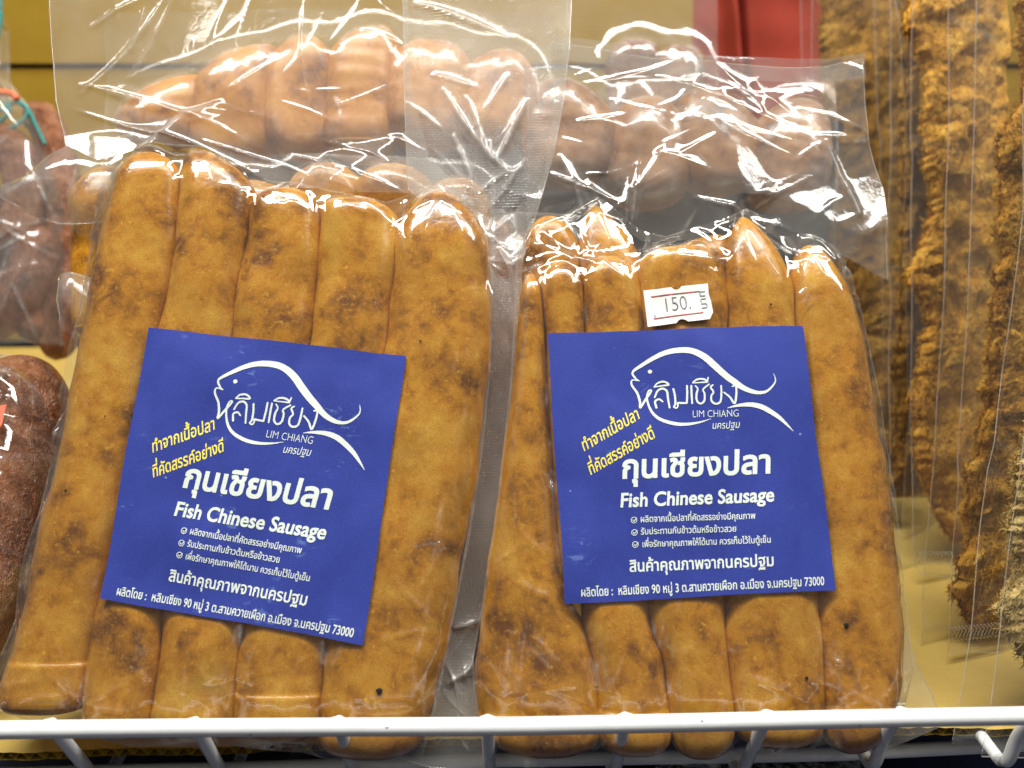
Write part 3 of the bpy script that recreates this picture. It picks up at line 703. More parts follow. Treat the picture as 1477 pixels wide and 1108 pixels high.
# ---- price sticker on the right pack
def sticker():
    quad = [(928, 419), (1021, 409), (1030, 460), (934, 472)]; H = rounded_quad(PACK, quad, 0.0092)
    out = [(0, 0)] + [(x, 0) for x in (0.2, 0.42)] + [(0.46, 0.07), (0.50, 0.09), (0.54, 0.07)] + [(0.58, 0), (0.8, 0), (1, 0), (0.985, 0.3), (1.0, 0.5), (1.0, 0.82), (0.93, 1.0), (0.60, 1.0), (0.55, 0.93), (0.50, 0.91), (0.46, 0.93), (0.42, 1.0), (0.2, 1.0), (0, 1.0), (0.0, 0.5)]
    P2 = [Vector(p) for p in out]; n = len(out)
    grid = [Vector((a, b)) for a in np.linspace(0.06, 0.9, 14) for b in np.linspace(0.13, 0.87, 7)]
    co, _, fc, *_ = delaunay_2d_cdt(P2 + grid, [(i, (i+1) % n) for i in range(n)], [], 1, 1e-6)
    st = np.array([tuple(c) for c in co])
    def sf(st, e): q = happly(H, st); return PACK.w(q[:, 0], q[:, 1], lw2(q[:, 0], q[:, 1]) + 0.00045 + e)
    st_obj = mesh_obj('price_sticker', sf(st, 0), [tuple(f)[::-1] for f in fc], M['sticker_paper'], pack2)
    for y in (0.20, 0.80):
        xs = np.linspace(0.10, 0.85, 12); a = np.stack([xs, np.full(12, y-0.015)], -1); b = np.stack([xs, np.full(12, y+0.018)], -1)
        V = sf(np.vstack([a, b]), 0.0001); mesh_obj('printed_line', V, [(i, i+12, i+13, i+1) for i in range(11)], M['sticker_red'], st_obj, smooth=False)
    def put(s, x, y, w_, h_, rot=0, bold=-0.012, mat='sticker_ink'):
        shp, wd = text_shapes(s, bold); V = []; Tt = []; k = 0
        for co, tr in shp:
            c = np.stack([co[:, 0]/wd*w_, -co[:, 1]*h_], -1)
            if rot: c = np.stack([-c[:, 1]*-1*0.55, -c[:, 0]*1.8], -1)
            V.append(c + (x, y)); Tt += [tuple(i+k for i in t) for t in tr]; k += len(co)
        mesh_obj('lettering', sf(np.vstack(V), 0.0001), [t[::-1] for t in Tt], M[mat], st_obj, smooth=False)
    put("150.", 0.25, 0.66, 0.44, 0.56); put(".", 0.10, 0.76, 0.05, 0.5)
    put("บาท", 0.93, 0.72, 0.30, 0.30, rot=1, bold=0.0)
sticker()

# ---- seal bands, bag tops and corner flaps of the two front packs
sealfolds = None
def hseal(U, V, S, T):
    return folds(U, V, sealfolds) + -0.0016 + 0.0022*waves(U, V, 71, 0.05)*0.35 + 0.0007*tile(BIG, U, V, 0.40, 0.3, 1.0, 0.7, 0.02, 0.1)*np.clip(1.2-T*1.2, 0.15, 1) + 0.0016*np.exp(-((T-0.33)/0.12)**2)*np.abs(tile(MID, U, V, 0.30, 0.2, 0.8, 0.8))
def pf(px, py, ang, L, A, wd): u, v = PACK.uv(np.array(float(px)), np.array(float(py))); return (float(u), float(v), math.radians(ang), L, A, wd)
sealfolds = [pf(640, 120, -50, 0.045, 0.004, 0.0009), pf(660, 140, -62, 0.03, 0.004, 0.0008), pf(735, 105, -130, 0.02, 0.004, 0.0008), pf(620, 110, -8, 0.02, 0.004, 0.0008), pf(700, 230, 60, 0.03, 0.004, 0.0008), pf(650, 215, -70, 0.03, 0.004, 0.0007), pf(590, 15, -12, 0.04, 0.004, 0.0012),
             pf(760, 140, -105, 0.03, 0.004, 0.0008), pf(710, 330, 100, 0.02, 0.004, 0.0006), pf(745, 220, -115, 0.03, 0.004, 0.0008), pf(720, 350, -80, 0.02, 0.004, 0.0012), pf(690, 280, 30, 0.02, 0.004, 0.0007), pf(640, 985, 20, 0.015, 0.004, 0.0010), pf(650, 900, 10, 0.013, 0.003, 0.0012)]
sealfolds += rand_folds(24, 41, 600, 120, 790, 400) + rand_folds(14, 42, 620, 880, 700, 1040, wd=(0.0004, 0.0008))
sheet('sealed_edge', PACK, [(580, -25), (700, -25), (826, -25)], [(612, 1050), (650, 1046), (694, 1044)],
      [(580, -25), (582, 120), (588, 270), (650, 330), (702, 400), (704, 520), (692, 640), (676, 760), (655, 880), (636, 970), (612, 1050)],
      [(826, -25), (822, 60), (812, 150), (800, 215), (776, 300), (753, 380), (750, 480), (738, 620), (718, 740), (698, 860), (682, 950), (684, 1000), (694, 1044)],
      hseal, M['seal_film'], pack1, rim='lr')
def hbag(U, V, S, T):
    edge = np.clip(T*1.6-0.2, 0, 1)
    return (0.002 + 0.0014*waves(U, V, 27, 0.13) + 0.0009*tile(BIG, U, V, 0.40, -0.5, 1.0, 1.0, 0.02, 0.03)*(0.4+edge) + 0.0002*tile(MID, U, V, 0.30, 0.9, 1.0, 0.6, 0.02, 0.03)*edge
            + folds(U, V, bagfolds))
_dummy = None
def pf(px, py, ang, L, A, wd): u, v = PACK.uv(np.array(float(px)), np.array(float(py))); return (float(u), float(v), math.radians(ang), L, A, wd)
bagfolds = [pf(110, 140, -22, 0.075, 0.0035, 0.0010), pf(120, 150, -30, 0.07, 0.0028, 0.0008), pf(150, 140, -25, 0.05, 0.0025, 0.0007), pf(110, 140, 55, 0.045, 0.0018, 0.0008), pf(170, 110, 62, 0.05, 0.0016, 0.0006),
            pf(345, -10, -100, 0.035, 0.0012, 0.0004), pf(380, -10, -98, 0.035, 0.0012, 0.0004), pf(470, 0, -92, 0.06, 0.0014, 0.0005), pf(330, 130, 20, 0.025, 0.002, 0.0006), pf(400, 165, -10, 0.03, 0.002, 0.0005),
            pf(480, 150, 14, 0.03, 0.0022, 0.0005), pf(520, 60, -20, 0.02, 0.0022, 0.001), pf(140, 60, 35, 0.04, 0.0018, 0.0008), pf(190, 60, 60, 0.03, 0.002, 0.0006), pf(560, 250, 160, 0.03, 0.0018, 0.0006),
            pf(420, 225, -28, 0.03, 0.0020, 0.0005), pf(300, 200, -30, 0.05, 0.0022, 0.0005)]
bagfolds += rand_folds(16, 21, 80, -10, 580, 120, L=(0.01, 0.04), ang=(0.9, 2.2)) + rand_folds(18, 22, 100, 130, 640, 290, ang=(-0.9, 0.5), amp=0.6)
sheet('bag_top', PACK, [(74, -25), (300, -25), (590, -25)], [(150, 240), (230, 215), (300, 222), (400, 272), (500, 290), (600, 285), (690, 300)],
      [(74, -25), (78, 60), (86, 150), (100, 214), (150, 240)], [(590, -25), (592, 120), (620, 230), (690, 300)], hbag, M['bag_film'], pack1, rim='l')
# lifted corner of the left bag that sticks out over the dark sausages
def hflap(U, V, S, T): return 0.006*np.sin(S*2.2)*np.sin(T*3.0) + 0.003*waves(U, V, 5, 0.05)*S*(1-S)*4 + 0.0012*tile(BIG, U, V, 0.40, 0.7, 1.6, 1.6, 0.2, 0.1)
sheet('film_corner', PACK, [(0, 268), (45, 255), (80, 225), (118, 196), (190, 190)], [(0, 284), (50, 312), (85, 322), (160, 318), (172, 300)], [(0, 268), (-2, 276), (0, 284)], [(190, 190), (185, 240), (172, 300)], hflap, M['clear_bag_film'], pack1, rim='b')
sheet('film_corner', PACK, [(84, 398), (112, 398), (142, 405)], [(84, 470), (100, 482), (118, 500)], [(84, 398), (81, 430), (86, 455), (84, 470)], [(142, 405), (130, 450), (118, 500)], hflap, M['bag_film'], pack1, rim='lt')

def hfoil(U, V, S, T):
    a = np.clip(T*2.2, 0.15, 1)
    return (0.001 + 0.0011*waves(U, V, 33, 0.09) + a*(0.0020*tile(BIG, U, V, 0.40, 0.25, 1.0, 1.1, 0.11, 0.23) + 0.00035*tile(MID, U, V, 0.30, 0.9, 0.6, 0.6, 0.07, 0.12)) + folds(U, V, foilfolds))
foilfolds = [pf(830, 168, 5, 0.02, 0.003, 0.0009), pf(950, 200, -115, 0.03, 0.003, 0.0008), pf(1035, 165, -42, 0.02, 0.003, 0.0008), pf(985, 230, 42, 0.016, 0.003, 0.0008), pf(900, 320, 70, 0.03, 0.003, 0.0008),
             pf(1080, 320, 40, 0.03, 0.003, 0.0009), pf(800, 240, -35, 0.03, 0.003, 0.0007), pf(1150, 235, 30, 0.02, 0.0025, 0.0008), pf(1230, 320, 110, 0.03, 0.0025, 0.0008), pf(1060, 170, -10, 0.03, 0.002, 0.0007),
             pf(935, 125, 172, 0.03, 0.0018, 0.0007), pf(935, 130, -10, 0.05, 0.0018, 0.0007), pf(1000, 280, -30, 0.04, 0.003, 0.0008), pf(1180, 205, -60, 0.03, 0.003, 0.0008), pf(870, 370, 120, 0.02, 0.003, 0.0007), pf(1000, 345, 20, 0.03, 0.003, 0.0007)]
foilfolds += rand_folds(14, 31, 790, 190, 1270, 380, wd=(0.0004, 0.0010)) + rand_folds(12, 35, 790, 140, 1230, 330, L=(0.02, 0.045), wd=(0.0009, 0.0018), amp=0.6) + rand_folds(16, 32, 800, 90, 1240, 200, L=(0.01, 0.035), ang=(-0.4, 0.3))
sheet('bag_top', PACK, [(795, 62), (860, 70), (940, 86), (1040, 93), (1130, 96), (1190, 94), (1244, 85)], [(748, 345), (800, 320), (860, 300), (925, 350), (1000, 350), (1075, 312), (1140, 360), (1210, 372), (1282, 404)],
      [(795, 62), (800, 150), (785, 250), (748, 345)], [(1244, 85), (1248, 150), (1254, 200), (1276, 270), (1276, 330), (1282, 404)], hfoil, M['clear_bag_film'], pack2, rim='tr')
def hband(U, V, S, T): return 0.0045 + 0.0004*waves(U, V, 44, 0.06) + 0.0005*tile(BIG, U, V, 0.40, 0.2, 1, 1.6) 
sheet('sealed_edge', PACK, [(795, 62), (860, 70), (940, 86), (1040, 93), (1130, 96), (1190, 94), (1240, 87)], [(795, 95), (860, 103), (940, 118), (1040, 126), (1130, 130), (1190, 128), (1242, 122)],
      [(795, 62), (795, 95)], [(1240, 87), (1242, 122)], hband, M['clear_bag_film'], pack2)
sheet('film_corner', PACK, [(1296, 860), (1300, 870), (1304, 880)], [(1225, 1092), (1290, 1082), (1368, 1050)], [(1296, 860), (1298, 960), (1288, 1040), (1225, 1092)], [(1304, 880), (1330, 960), (1355, 1010), (1368, 1050)],
      lambda U, V, S, T: -0.004 + 0.0015*waves(U, V, 8, 0.05) + 0.0006*tile(BIG, U, V, 0.40), M['bag_film'], pack2, rim='r')
sheet('film_corner', PACK, [(632, 985), (660, 992), (690, 1000)], [(560, 1094), (620, 1108), (700, 1112)], [(632, 985), (615, 1040), (560, 1094)], [(690, 1000), (702, 1050), (700, 1112)],
      lambda U, V, S, T: -0.001 + 0.001*tile(MID, U, V, 0.30, 0.3) + 0.002*waves(U, V, 18, 0.04), M['clear_bag_film'], pack1, rim='b')

# ------------------------------------------------------------------ packs lying behind
def back_pack(label, plane, cols, box, quad, film, mat, group=None, seed=60, H=0.013, filmname='inner_film'):
    root = empty('sausage_pack', plane.w(*[float(q) for q in plane.uv(np.array((box[0]+box[2])/2.0), np.array(float(box[3])))]), label, 'sausage pack', group)
    S = [Sausage(plane, [(x0, -50), (x0+sk, 600)], [(x1, -50), (x1+sk, 600)], t, b, capT=ct, capB=50, seed=seed+i, H=H*(1.0 + 0.12*math.sin(i*2.3)), base=-0.0012*(i % 2), lump=3.5, apex=ax, over=1.22) for i, (x0, x1, t, b, ct, ax, sk) in enumerate(cols)]
    for s in S: s.mesh(mat, root, 36)
    O, h, (gu, gv) = membrane(plane, S, box, step=0.0009, iters=80)
    UU, VV = np.meshgrid(gu, gv)
    hf = Field(h.a + 0.0004 + 0.0008*np.abs(tile(BIG, UU, VV, 0.40, 0.3, 0.9, 0.9, seed*0.01, 0.1)) + 0.0002*np.abs(tile(MID, UU, VV, 0.30, 0.8, 0.6, 0.6)), gu[0], gv[0], gu[1]-gu[0])
    sheet('vacuum_film', plane, *film, lambda U, V, S_, T_: hf(U, V), M[filmname], root, step=0.0009)
    if quad:
        global DESIGN
        keep = DESIGN; DESIGN = None
        lw = stiff(Field(hf.a + 0.0003, gu[0], gv[0], gu[1]-gu[0]), 8, 30); make_label(plane, quad, lw, root, H, 0.0004, M['shade_slate'])
        DESIGN = keep
    return root
BK = Plane(500, 250, 0.345, tilt=6)
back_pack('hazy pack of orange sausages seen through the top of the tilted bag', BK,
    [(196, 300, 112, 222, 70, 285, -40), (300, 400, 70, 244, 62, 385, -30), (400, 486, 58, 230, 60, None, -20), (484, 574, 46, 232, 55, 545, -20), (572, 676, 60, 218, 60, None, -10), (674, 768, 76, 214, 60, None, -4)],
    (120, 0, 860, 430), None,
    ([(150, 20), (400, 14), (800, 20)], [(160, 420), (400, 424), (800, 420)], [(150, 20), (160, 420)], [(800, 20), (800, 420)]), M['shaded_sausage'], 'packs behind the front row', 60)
MD = Plane(400, 300, 0.312, tilt=8)
back_pack('row of orange sausage tips peeping out behind the tilted pack', MD,
    [(118, 215, 244, 500, 60, 165, 0), (300, 420, 262, 500, 50, None, 0), (425, 520, 238, 500, 45, None, 0), (518, 618, 240, 500, 45, None, 0), (616, 700, 262, 500, 40, None, 0)],
    (90, 210, 730, 520), None,
    ([(112, 232), (400, 225), (715, 232)], [(122, 345), (400, 480), (715, 500)], [(112, 232), (122, 345)], [(715, 232), (715, 500)]), M['fish_sausage'], 'packs behind the front row', 80, H=0.010)
BR = Plane(1000, 250, 0.340, tilt=6)
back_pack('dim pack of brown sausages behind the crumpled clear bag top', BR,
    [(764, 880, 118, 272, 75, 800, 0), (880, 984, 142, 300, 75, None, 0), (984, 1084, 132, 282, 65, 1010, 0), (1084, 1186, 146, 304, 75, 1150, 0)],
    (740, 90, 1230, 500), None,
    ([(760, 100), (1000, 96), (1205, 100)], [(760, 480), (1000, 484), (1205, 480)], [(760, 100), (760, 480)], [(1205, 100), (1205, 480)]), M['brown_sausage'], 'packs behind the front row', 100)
FR = Plane(930, 50, 0.42, tilt=4)
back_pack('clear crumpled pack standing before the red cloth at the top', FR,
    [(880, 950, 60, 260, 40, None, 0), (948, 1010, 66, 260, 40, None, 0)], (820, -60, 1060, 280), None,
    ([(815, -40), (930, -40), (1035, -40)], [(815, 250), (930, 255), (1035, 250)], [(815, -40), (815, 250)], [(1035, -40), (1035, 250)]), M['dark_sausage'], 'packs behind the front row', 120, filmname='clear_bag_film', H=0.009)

MR = Plane(720, 600, 0.306, tilt=12)
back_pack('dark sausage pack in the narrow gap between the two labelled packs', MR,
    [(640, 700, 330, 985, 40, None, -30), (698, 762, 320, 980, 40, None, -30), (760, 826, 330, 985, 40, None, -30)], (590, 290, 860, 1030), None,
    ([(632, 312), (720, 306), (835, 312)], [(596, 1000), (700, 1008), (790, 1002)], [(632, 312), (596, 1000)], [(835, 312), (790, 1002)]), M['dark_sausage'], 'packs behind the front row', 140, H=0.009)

# ------------------------------------------------------------------ hanging bag of dark sausages, top left
HB = Plane(40, 300, 0.43, tilt=3)
hb = empty('sausage_bag', HB.w(0.0, -0.07), 'tied clear bag of dark purplish sausages with teal twine at the left edge', 'sausage bag')
def arc_sausage(plane, pts, r, mat, parent, name='sausage', hh=0.0, wr=0.0, seed=0, n=110, seg=48):
    p = smooth_poly(pts, n); u, v = plane.uv(p[:, 0], p[:, 1]); path = plane.w(u, v, hh)
    t = np.linspace(0, 1, n); L = np.r_[0, np.cumsum(np.linalg.norm(np.diff(path, axis=0), axis=1))]; e = np.minimum(L, L[-1]-L); rr = r*np.sqrt(np.clip(1-(1-np.clip(e/(r*1.3), 0, 1))**2, 0.0004, 1))
    V, f = tube(path, rr, seg)
    if wr:
        cen = np.repeat(path, seg, axis=0); d = V - cen; R = np.linalg.norm(d, axis=1) + 1e-9; ang = np.tile(np.linspace(0, 1, seg, endpoint=False), n); al = np.repeat(L, seg)
        z = np.abs(tile(FINE, ang*2*math.pi*r, al, 0.20, 0.2, 0.75, 0.45, 0.01*seed, 0.03)); z2 = waves(np.cos(ang*6.283)*r, al, seed, 0.02)
        V = cen + d*(1 + (wr*(0.5-z) + wr*0.35*z2)[:, None]/r*np.clip(R/r, 0, 1)[:, None])
    return mesh_obj(name, V, f, mat, parent)
arc_sausage(HB, [(44, 150), (75, 200), (92, 290), (92, 400), (80, 520)], 0.0088, M['dark_sausage'], hb, wr=0.0006, seed=1)
arc_sausage(HB, [(-10, 200), (30, 222), (48, 280), (40, 340), (10, 372)], 0.0095, M['dark_sausage'], hb, wr=0.0006, seed=2, hh=0.007)
arc_sausage(HB, [(66, 330), (58, 400), (20, 450), (-40, 480)], 0.011, M['dark_sausage'], hb, wr=0.0006, seed=3, hh=0.007)
arc_sausage(HB, [(-30, 400), (20, 430), (60, 470), (75, 500)], 0.0105, M['dark_sausage'], hb, wr=0.0006, seed=4, hh=0.0)
arc_sausage(HB, [(-60, 250), (-20, 300), (-20, 400), (-10, 470)], 0.010, M['dark_sausage'], hb, wr=0.0006, seed=5, hh=0.0)
hbf = [(*[float(q) for q in HB.uv(np.array(x), np.array(y))], math.radians(a), L, A, 0.0009) for x, y, a, L, A in
       ((-10., 400., 35, 0.05, 0.007), (-10., 372., 12, 0.04, 0.006), (-10., 450., 30, 0.04, 0.006), (10., 480., 60, 0.04, 0.006), (20., 300., 20, 0.04, 0.006), (60., 420., -80, 0.03, 0.006), (-10., 330., -20, 0.04, 0.006), (30., 360., 80, 0.02, 0.006), (75., 250., -80, 0.04, 0.006), (70., 330., -100, 0.05, 0.006), (40., 330., -40, 0.03, 0.005), (0., 250., 50, 0.03, 0.005))]
sheet('bag_film', HB, [(-60, 150), (0, 150), (30, 152), (45, 150)], [(-60, 500), (40, 502), (100, 500)], [(-60, 150), (-60, 500)], [(45, 150), (85, 205), (110, 300), (104, 420), (100, 500)],
      lambda U, V, S, T: 0.020 + 0.002*waves(U, V, 2, 0.06) + 0.0022*tile(BIG, U, V, 0.40, 0.5, 1.3, 1.3, 0.3, 0.05) - 0.016*np.clip(S-0.75, 0, 1)*4*np.clip(S-0.75, 0, 1)*4 + folds(U, V, hbf), M['clear_bag_film'], hb, rim='r')
sheet('bag_neck', HB, [(-60, -25), (10, -25), (24, -25)], [(-40, 156), (10, 158), (42, 156)], [(-60, -25), (-40, 156)], [(24, -25), (26, 60), (18, 120), (42, 156)],
      lambda U, V, S, T: 0.008 + 0.003*np.sin(S*24)*T + 0.002*tile(MID, U, V, 0.30), M['bag_film'], hb, rim='r')
def hpath(pts, h=0.012, n=40): p = smooth_poly(pts, n); u, v = HB.uv(p[:, 0], p[:, 1]); return HB.w(u, v, h)
for pts in ([(8, -25), (20, 10), (18, 60), (8, 110), (4, 150)], [(14, -25), (22, 30), (14, 90), (6, 140)], [(0, 165), (20, 172), (45, 160), (60, 175), (40, 195), (10, 205)], [(0, 200), (18, 190), (34, 172), (28, 160)], [(36, 160), (58, 168), (72, 195), (84, 220)]):
    v_, f_ = tube(hpath(pts), 0.0009, 6); mesh_obj('twine', v_, f_, M['teal_twine'], hb)
v_, f_ = tube(hpath([(-20, 156), (10, 148), (38, 150), (46, 158)], 0.013), 0.0016, 8); mesh_obj('rubber_band', v_, f_, M['orange_band'], hb)

# ------------------------------------------------------------------ big wrinkled sausage, lower left
DS = Plane(20, 750, 0.292, tilt=30)
ds = empty('sausage_pack', DS.w(0.0, -0.06), 'wrinkled dark brown sausage in loose clear film at the lower left', 'sausage pack')
arc_sausage(DS, [(44, 520), (18, 620), (-6, 740), (-45, 860), (-80, 980)], 0.0175, M['dark_sausage'], ds, wr=0.0005, seed=8, n=260, seg=110)
sheet('loose_film', DS, [(-40, 530), (20, 524), (60, 530), (92, 560)], [(-60, 1010), (-20, 1000), (10, 975)], [(-40, 530), (-60, 1010)], [(92, 560), (98, 640), (70, 760), (50, 860), (10, 975)],
      lambda U, V, S, T: 0.0195 - 0.019*np.clip((S-0.55)/0.45, 0, 1)**2 - 0.012*np.clip(0.10-T, 0, 1)*10 + 0.0012*tile(BIG, U, V, 0.40, 0.1, 1.4, 1.4) + 0.0005*tile(MID, U, V, 0.30), M['cling_film'], ds, rim='r')
us, vs = DS.uv(np.array([-12., 9., 3., -12.]), np.array([588., 583., 612., 632.]), 0.0225); mesh_obj('orange_sticker', DS.w(us, vs, 0.0225), [(0, 3, 2, 1)], M['orange_sticker'], ds, smooth=False)

# ------------------------------------------------------------------ shredded floss sheets in clear bags, right side
def floss_pack(label, px, py, d, yaw, tilt, left, right, top, bot, mat, bagL, bagR, bagT, bagB, seed, hairs=3000, th=0.0035, sealrow=None):
    pl = Plane(px, py, d, tilt=tilt, yaw=yaw)
    root = empty('floss_pack', pl.w(*[float(q) for q in pl.uv(np.array(float(px)), np.array(float(bot)))]), label, 'snack pack', 'shredded fish snack sheets in clear bags')
    ny, nx = 300, 110
    ys = np.linspace(top, bot, ny); xl, xr = xs_at(left, ys), xs_at(right, ys)
    ul, v = pl.uv(xl, ys); ur, vr = pl.uv(xr, ys)
    r = np.random.default_rng(seed)
    jag = 0.0016*waves(v, v*0, seed, 0.018) + 0.0010*waves(v, v*0, seed+1, 0.005) + 0.0003*r.normal(0, 1, ny)
    S = np.linspace(0, 1, nx)[None]; U = ul[:, None]+jag[:, None]*(1-S) + (ur-ul)[:, None]*S; V = v[:, None] + (vr-v)[:, None]*S
    prof = (np.clip(S/0.05, 0, 1)*np.clip((1-S)/0.05, 0, 1))**0.5*np.clip(np.minimum(np.arange(ny), np.arange(ny)[::-1])/5, 0, 1)[:, None]**0.5
    rel = 0.0010*waves(U, V, seed+4, 0.03) + 0.0004*waves(U, V, seed+2, 0.012) + 0.0007*tile(MID, U, V, 0.30, 0.4, 0.9, 1.5, 0.01*seed, 0) + 0.0006*tile(FINE, U, V, 0.20, 0.3, 0.6, 1.0, 0.01*seed, 0) + 0.00025*r.normal(0, 1, U.shape)
    fr = pl.w(U, V, (th + rel)*prof); bk = pl.w(U, V, (-th + rel*0.5)*prof)
    V3 = np.vstack([fr.reshape(-1, 3), bk.reshape(-1, 3)]); g = grid_faces(ny, nx)[:, ::-1]; n = ny*nx
    fcs = np.vstack([g, (g+n)[:, ::-1]])
    b = np.concatenate([np.arange(nx), np.arange(2*nx-1, n, nx), np.arange(n-2, n-nx-1, -1), np.arange(n-2*nx, 0, -nx)]); nb = np.roll(b, -1)
    fcs = np.vstack([fcs, np.stack([b, nb, nb+n, b+n], -1)])
    mesh_obj('floss_sheet', V3, fcs, mat, root)
    # loose fibres standing off the sheet and its left edge
    parts = []
    for k in range(hairs):
        edge = r.random() < 0.25; j = r.integers(3, ny-3); i = 0 if edge else int((nx-2)*r.random()**1.5)
        p0 = fr[j, i]; L = r.uniform(0.0012, 0.0045); a = r.uniform(1.9, 4.3) if edge else 3.4 + r.normal(0, 0.6)
        dirn = pl.u*math.cos(a) + pl.v*math.sin(a) + pl.n*r.uniform(0.0, 0.5); side = np.cross(dirn, pl.n); side /= np.linalg.norm(side)+1e-9
        bend = side*r.uniform(-0.5, 0.5)*L
        path = np.array([p0 + dirn*L*t + bend*t*t for t in np.linspace(0, 1, 4)]); v4, f4 = tube(path, np.linspace(0.00020, 0.00006, 4), 3); parts.append((v4, f4))
    v4, f4 = join(parts); tag(mesh_obj('floss_fibres', v4, f4, mat, root), kind='stuff')
    hb_ = lambda h0, sd: (lambda U, V, S, T: h0 + 0.0004*waves(U, V, sd, 0.07) + 0.0003*tile(BIG, U, V, 0.40, 1.4, 1.2, 0.25, 0.02*sd, 0.1))
    sheet('clear_bag', pl, bagT, bagB, bagL, bagR, hb_(0.0062, seed), M['snack_film'], root, step=0.0012, rim='lb')
    sheet('clear_bag', pl, bagT, bagB, bagL, bagR, hb_(-0.005, seed+3), M['snack_film'], root, step=0.0015, rim='l')
    if sealrow:
        x0, x1, y0, y1 = sealrow; n_ = int((x1-x0)/5); pr = []
        for k in range(n_):
            x = x0 + (x1-x0)*k/n_; ya = y0+(y1-y0)*k/n_; q = np.array([[x, ya-14], [x+6, ya-8], [x+1, ya+2], [x+7, ya+6]], float); a, b_ = pl.uv(q[:, 0], q[:, 1]); pr.append(tube(pl.w(a, b_, 0.0072), 0.00022, 4))
        v5, f5 = join(pr); tag(mesh_obj('seal_ridges', v5, f5, M['film_edge'], root), kind='stuff')
    return root
floss_pack('dark mottled floss sheet farthest back, beside the red cloth', 1230, 300, 0.44, -8, 2, [(1186, -30), (1184, 200), (1190, 420), (1205, 560), (1225, 740)], [(1300, -30), (1300, 760)], -30, 735, M['brown_floss'],
    [(1162, -30), (1163, 300), (1180, 760)], [(1320, -30), (1320, 770)], [(1162, -30), (1320, -30)], [(1180, 760), (1320, 770)], 3)
floss_pack('thin brown floss sheet standing nearly edge-on, its dark tip at the bottom', 1300, 380, 0.395, -38, 3, [(1306, -30), (1308, 120), (1305, 300), (1297, 480), (1292, 620), (1276, 716)], [(1345, -30), (1340, 720)], -30, 718, M['brown_floss'],
    [(1273, -30), (1283, 150), (1286, 400), (1290, 600), (1282, 765)], [(1350, -30), (1350, 780)], [(1273, -30), (1350, -30)], [(1282, 765), (1350, 780)], 7)
floss_pack('golden brown floss sheet in the middle of the row of bags', 1350, 380, 0.36, -22, 3, [(1318, -30), (1308, 40), (1334, 90), (1330, 200), (1348, 300), (1312, 390), (1336, 470), (1318, 560), (1326, 680), (1340, 720), (1372, 775)], [(1450, -30), (1440, 790)], -30, 785, M['golden_floss'],
    [(1296, -30), (1298, 200), (1296, 500), (1298, 800), (1304, 822)], [(1420, -30), (1420, 830)], [(1296, -30), (1420, -30)], [(1304, 822), (1360, 832), (1420, 830)], 11, sealrow=(1302, 1352, 806, 806))
floss_pack('tall floss sheet behind the nearest bag, its frayed golden edge facing the packs', 1430, 450, 0.315, -18, 3, [(1480, -30), (1478, 110), (1446, 200), (1438, 300), (1440, 420), (1430, 500), (1424, 580), (1412, 640), (1398, 700), (1390, 780), (1378, 850), (1394, 905)], [(1530, -30), (1500, 500), (1462, 905)], -30, 908, M['golden_floss'],
    [(1386, -30), (1384, 200), (1374, 450), (1364, 650), (1352, 820), (1345, 932)], [(1545, -30), (1500, 940)], [(1386, -30), (1545, -30)], [(1345, 932), (1420, 924), (1500, 918)], 17, hairs=5000, sealrow=(1348, 1420, 912, 905))
floss_pack('nearest floss sheet with pale crumbs, cut off by the right edge', 1460, 700, 0.268, -15, 4, [(1520, 300), (1502, 560), (1468, 690), (1452, 760), (1470, 820), (1446, 870), (1452, 920), (1490, 960)], [(1600, 300), (1600, 970)], 300, 965, M['pale_floss'],
    [(1500, -30), (1492, 300), (1462, 560), (1434, 760), (1418, 900), (1404, 1000), (1390, 1080)], [(1640, -30), (1640, 1090)], [(1500, -30), (1640, -30)], [(1390, 1080), (1500, 1075), (1640, 1070)], 23)

# ------------------------------------------------------------------ wire rack
rack = empty('wire_rack', PZ(np.array(738.), np.array(1090.), -0.006), 'white coated wire shelf rack with a thick front rail', 'shelf rack')
px = np.linspace(-60, 1540, 60); py = np.interp(px, [-60, 0, 738, 1477, 1540], [1054, 1053, 1047, 1033, 1031])
railp = P(px, py, 0.232); railp = railp + np.array([0, 0, 1])*0.00015*np.sin(px/170)[:, None]
V, f = tube(railp, 0.00235, 24); mesh_obj('front_rail', V, f, M['white_coated_wire'], rack)
tops = [-138, 70, 278, 487, 703, 903, 1108, 1303, 1510]
chips = [(150, -9), (365, 6), (560, -4), (812, 9), (1010, -7), (1236, 5), (1400, -8)]
for cx_, dy_ in chips:                                    # small scuffs in the coating of the rail
    y_ = np.interp(cx_, px, py); c_ = P(np.array(float(cx_)), np.array(y_+dy_), 0.232); k_ = -dy_/15.0
    nrm_ = UP*k_ - FWD*math.sqrt(max(0.0, 1-k_*k_)); ctr = P(np.array(float(cx_)), np.array(y_), 0.232) + nrm_*0.00236; tv = np.cross(nrm_, RIGHT)
    an = np.linspace(0, 2*math.pi, 11, endpoint=False); rr_ = 0.00022*(1 + 0.4*np.sin(an*3 + cx_))
    V = np.vstack([ctr + nrm_*0.00003] + [ctr + RIGHT*2.0*q*math.cos(a) + tv*q*math.sin(a) - nrm_*0.00002 for a, q in zip(an, rr_)])
    mesh_obj('scuff', V, [(0, i+1, (i+1) % 11+1) for i in range(11)], M['sticker_ink'], rack)
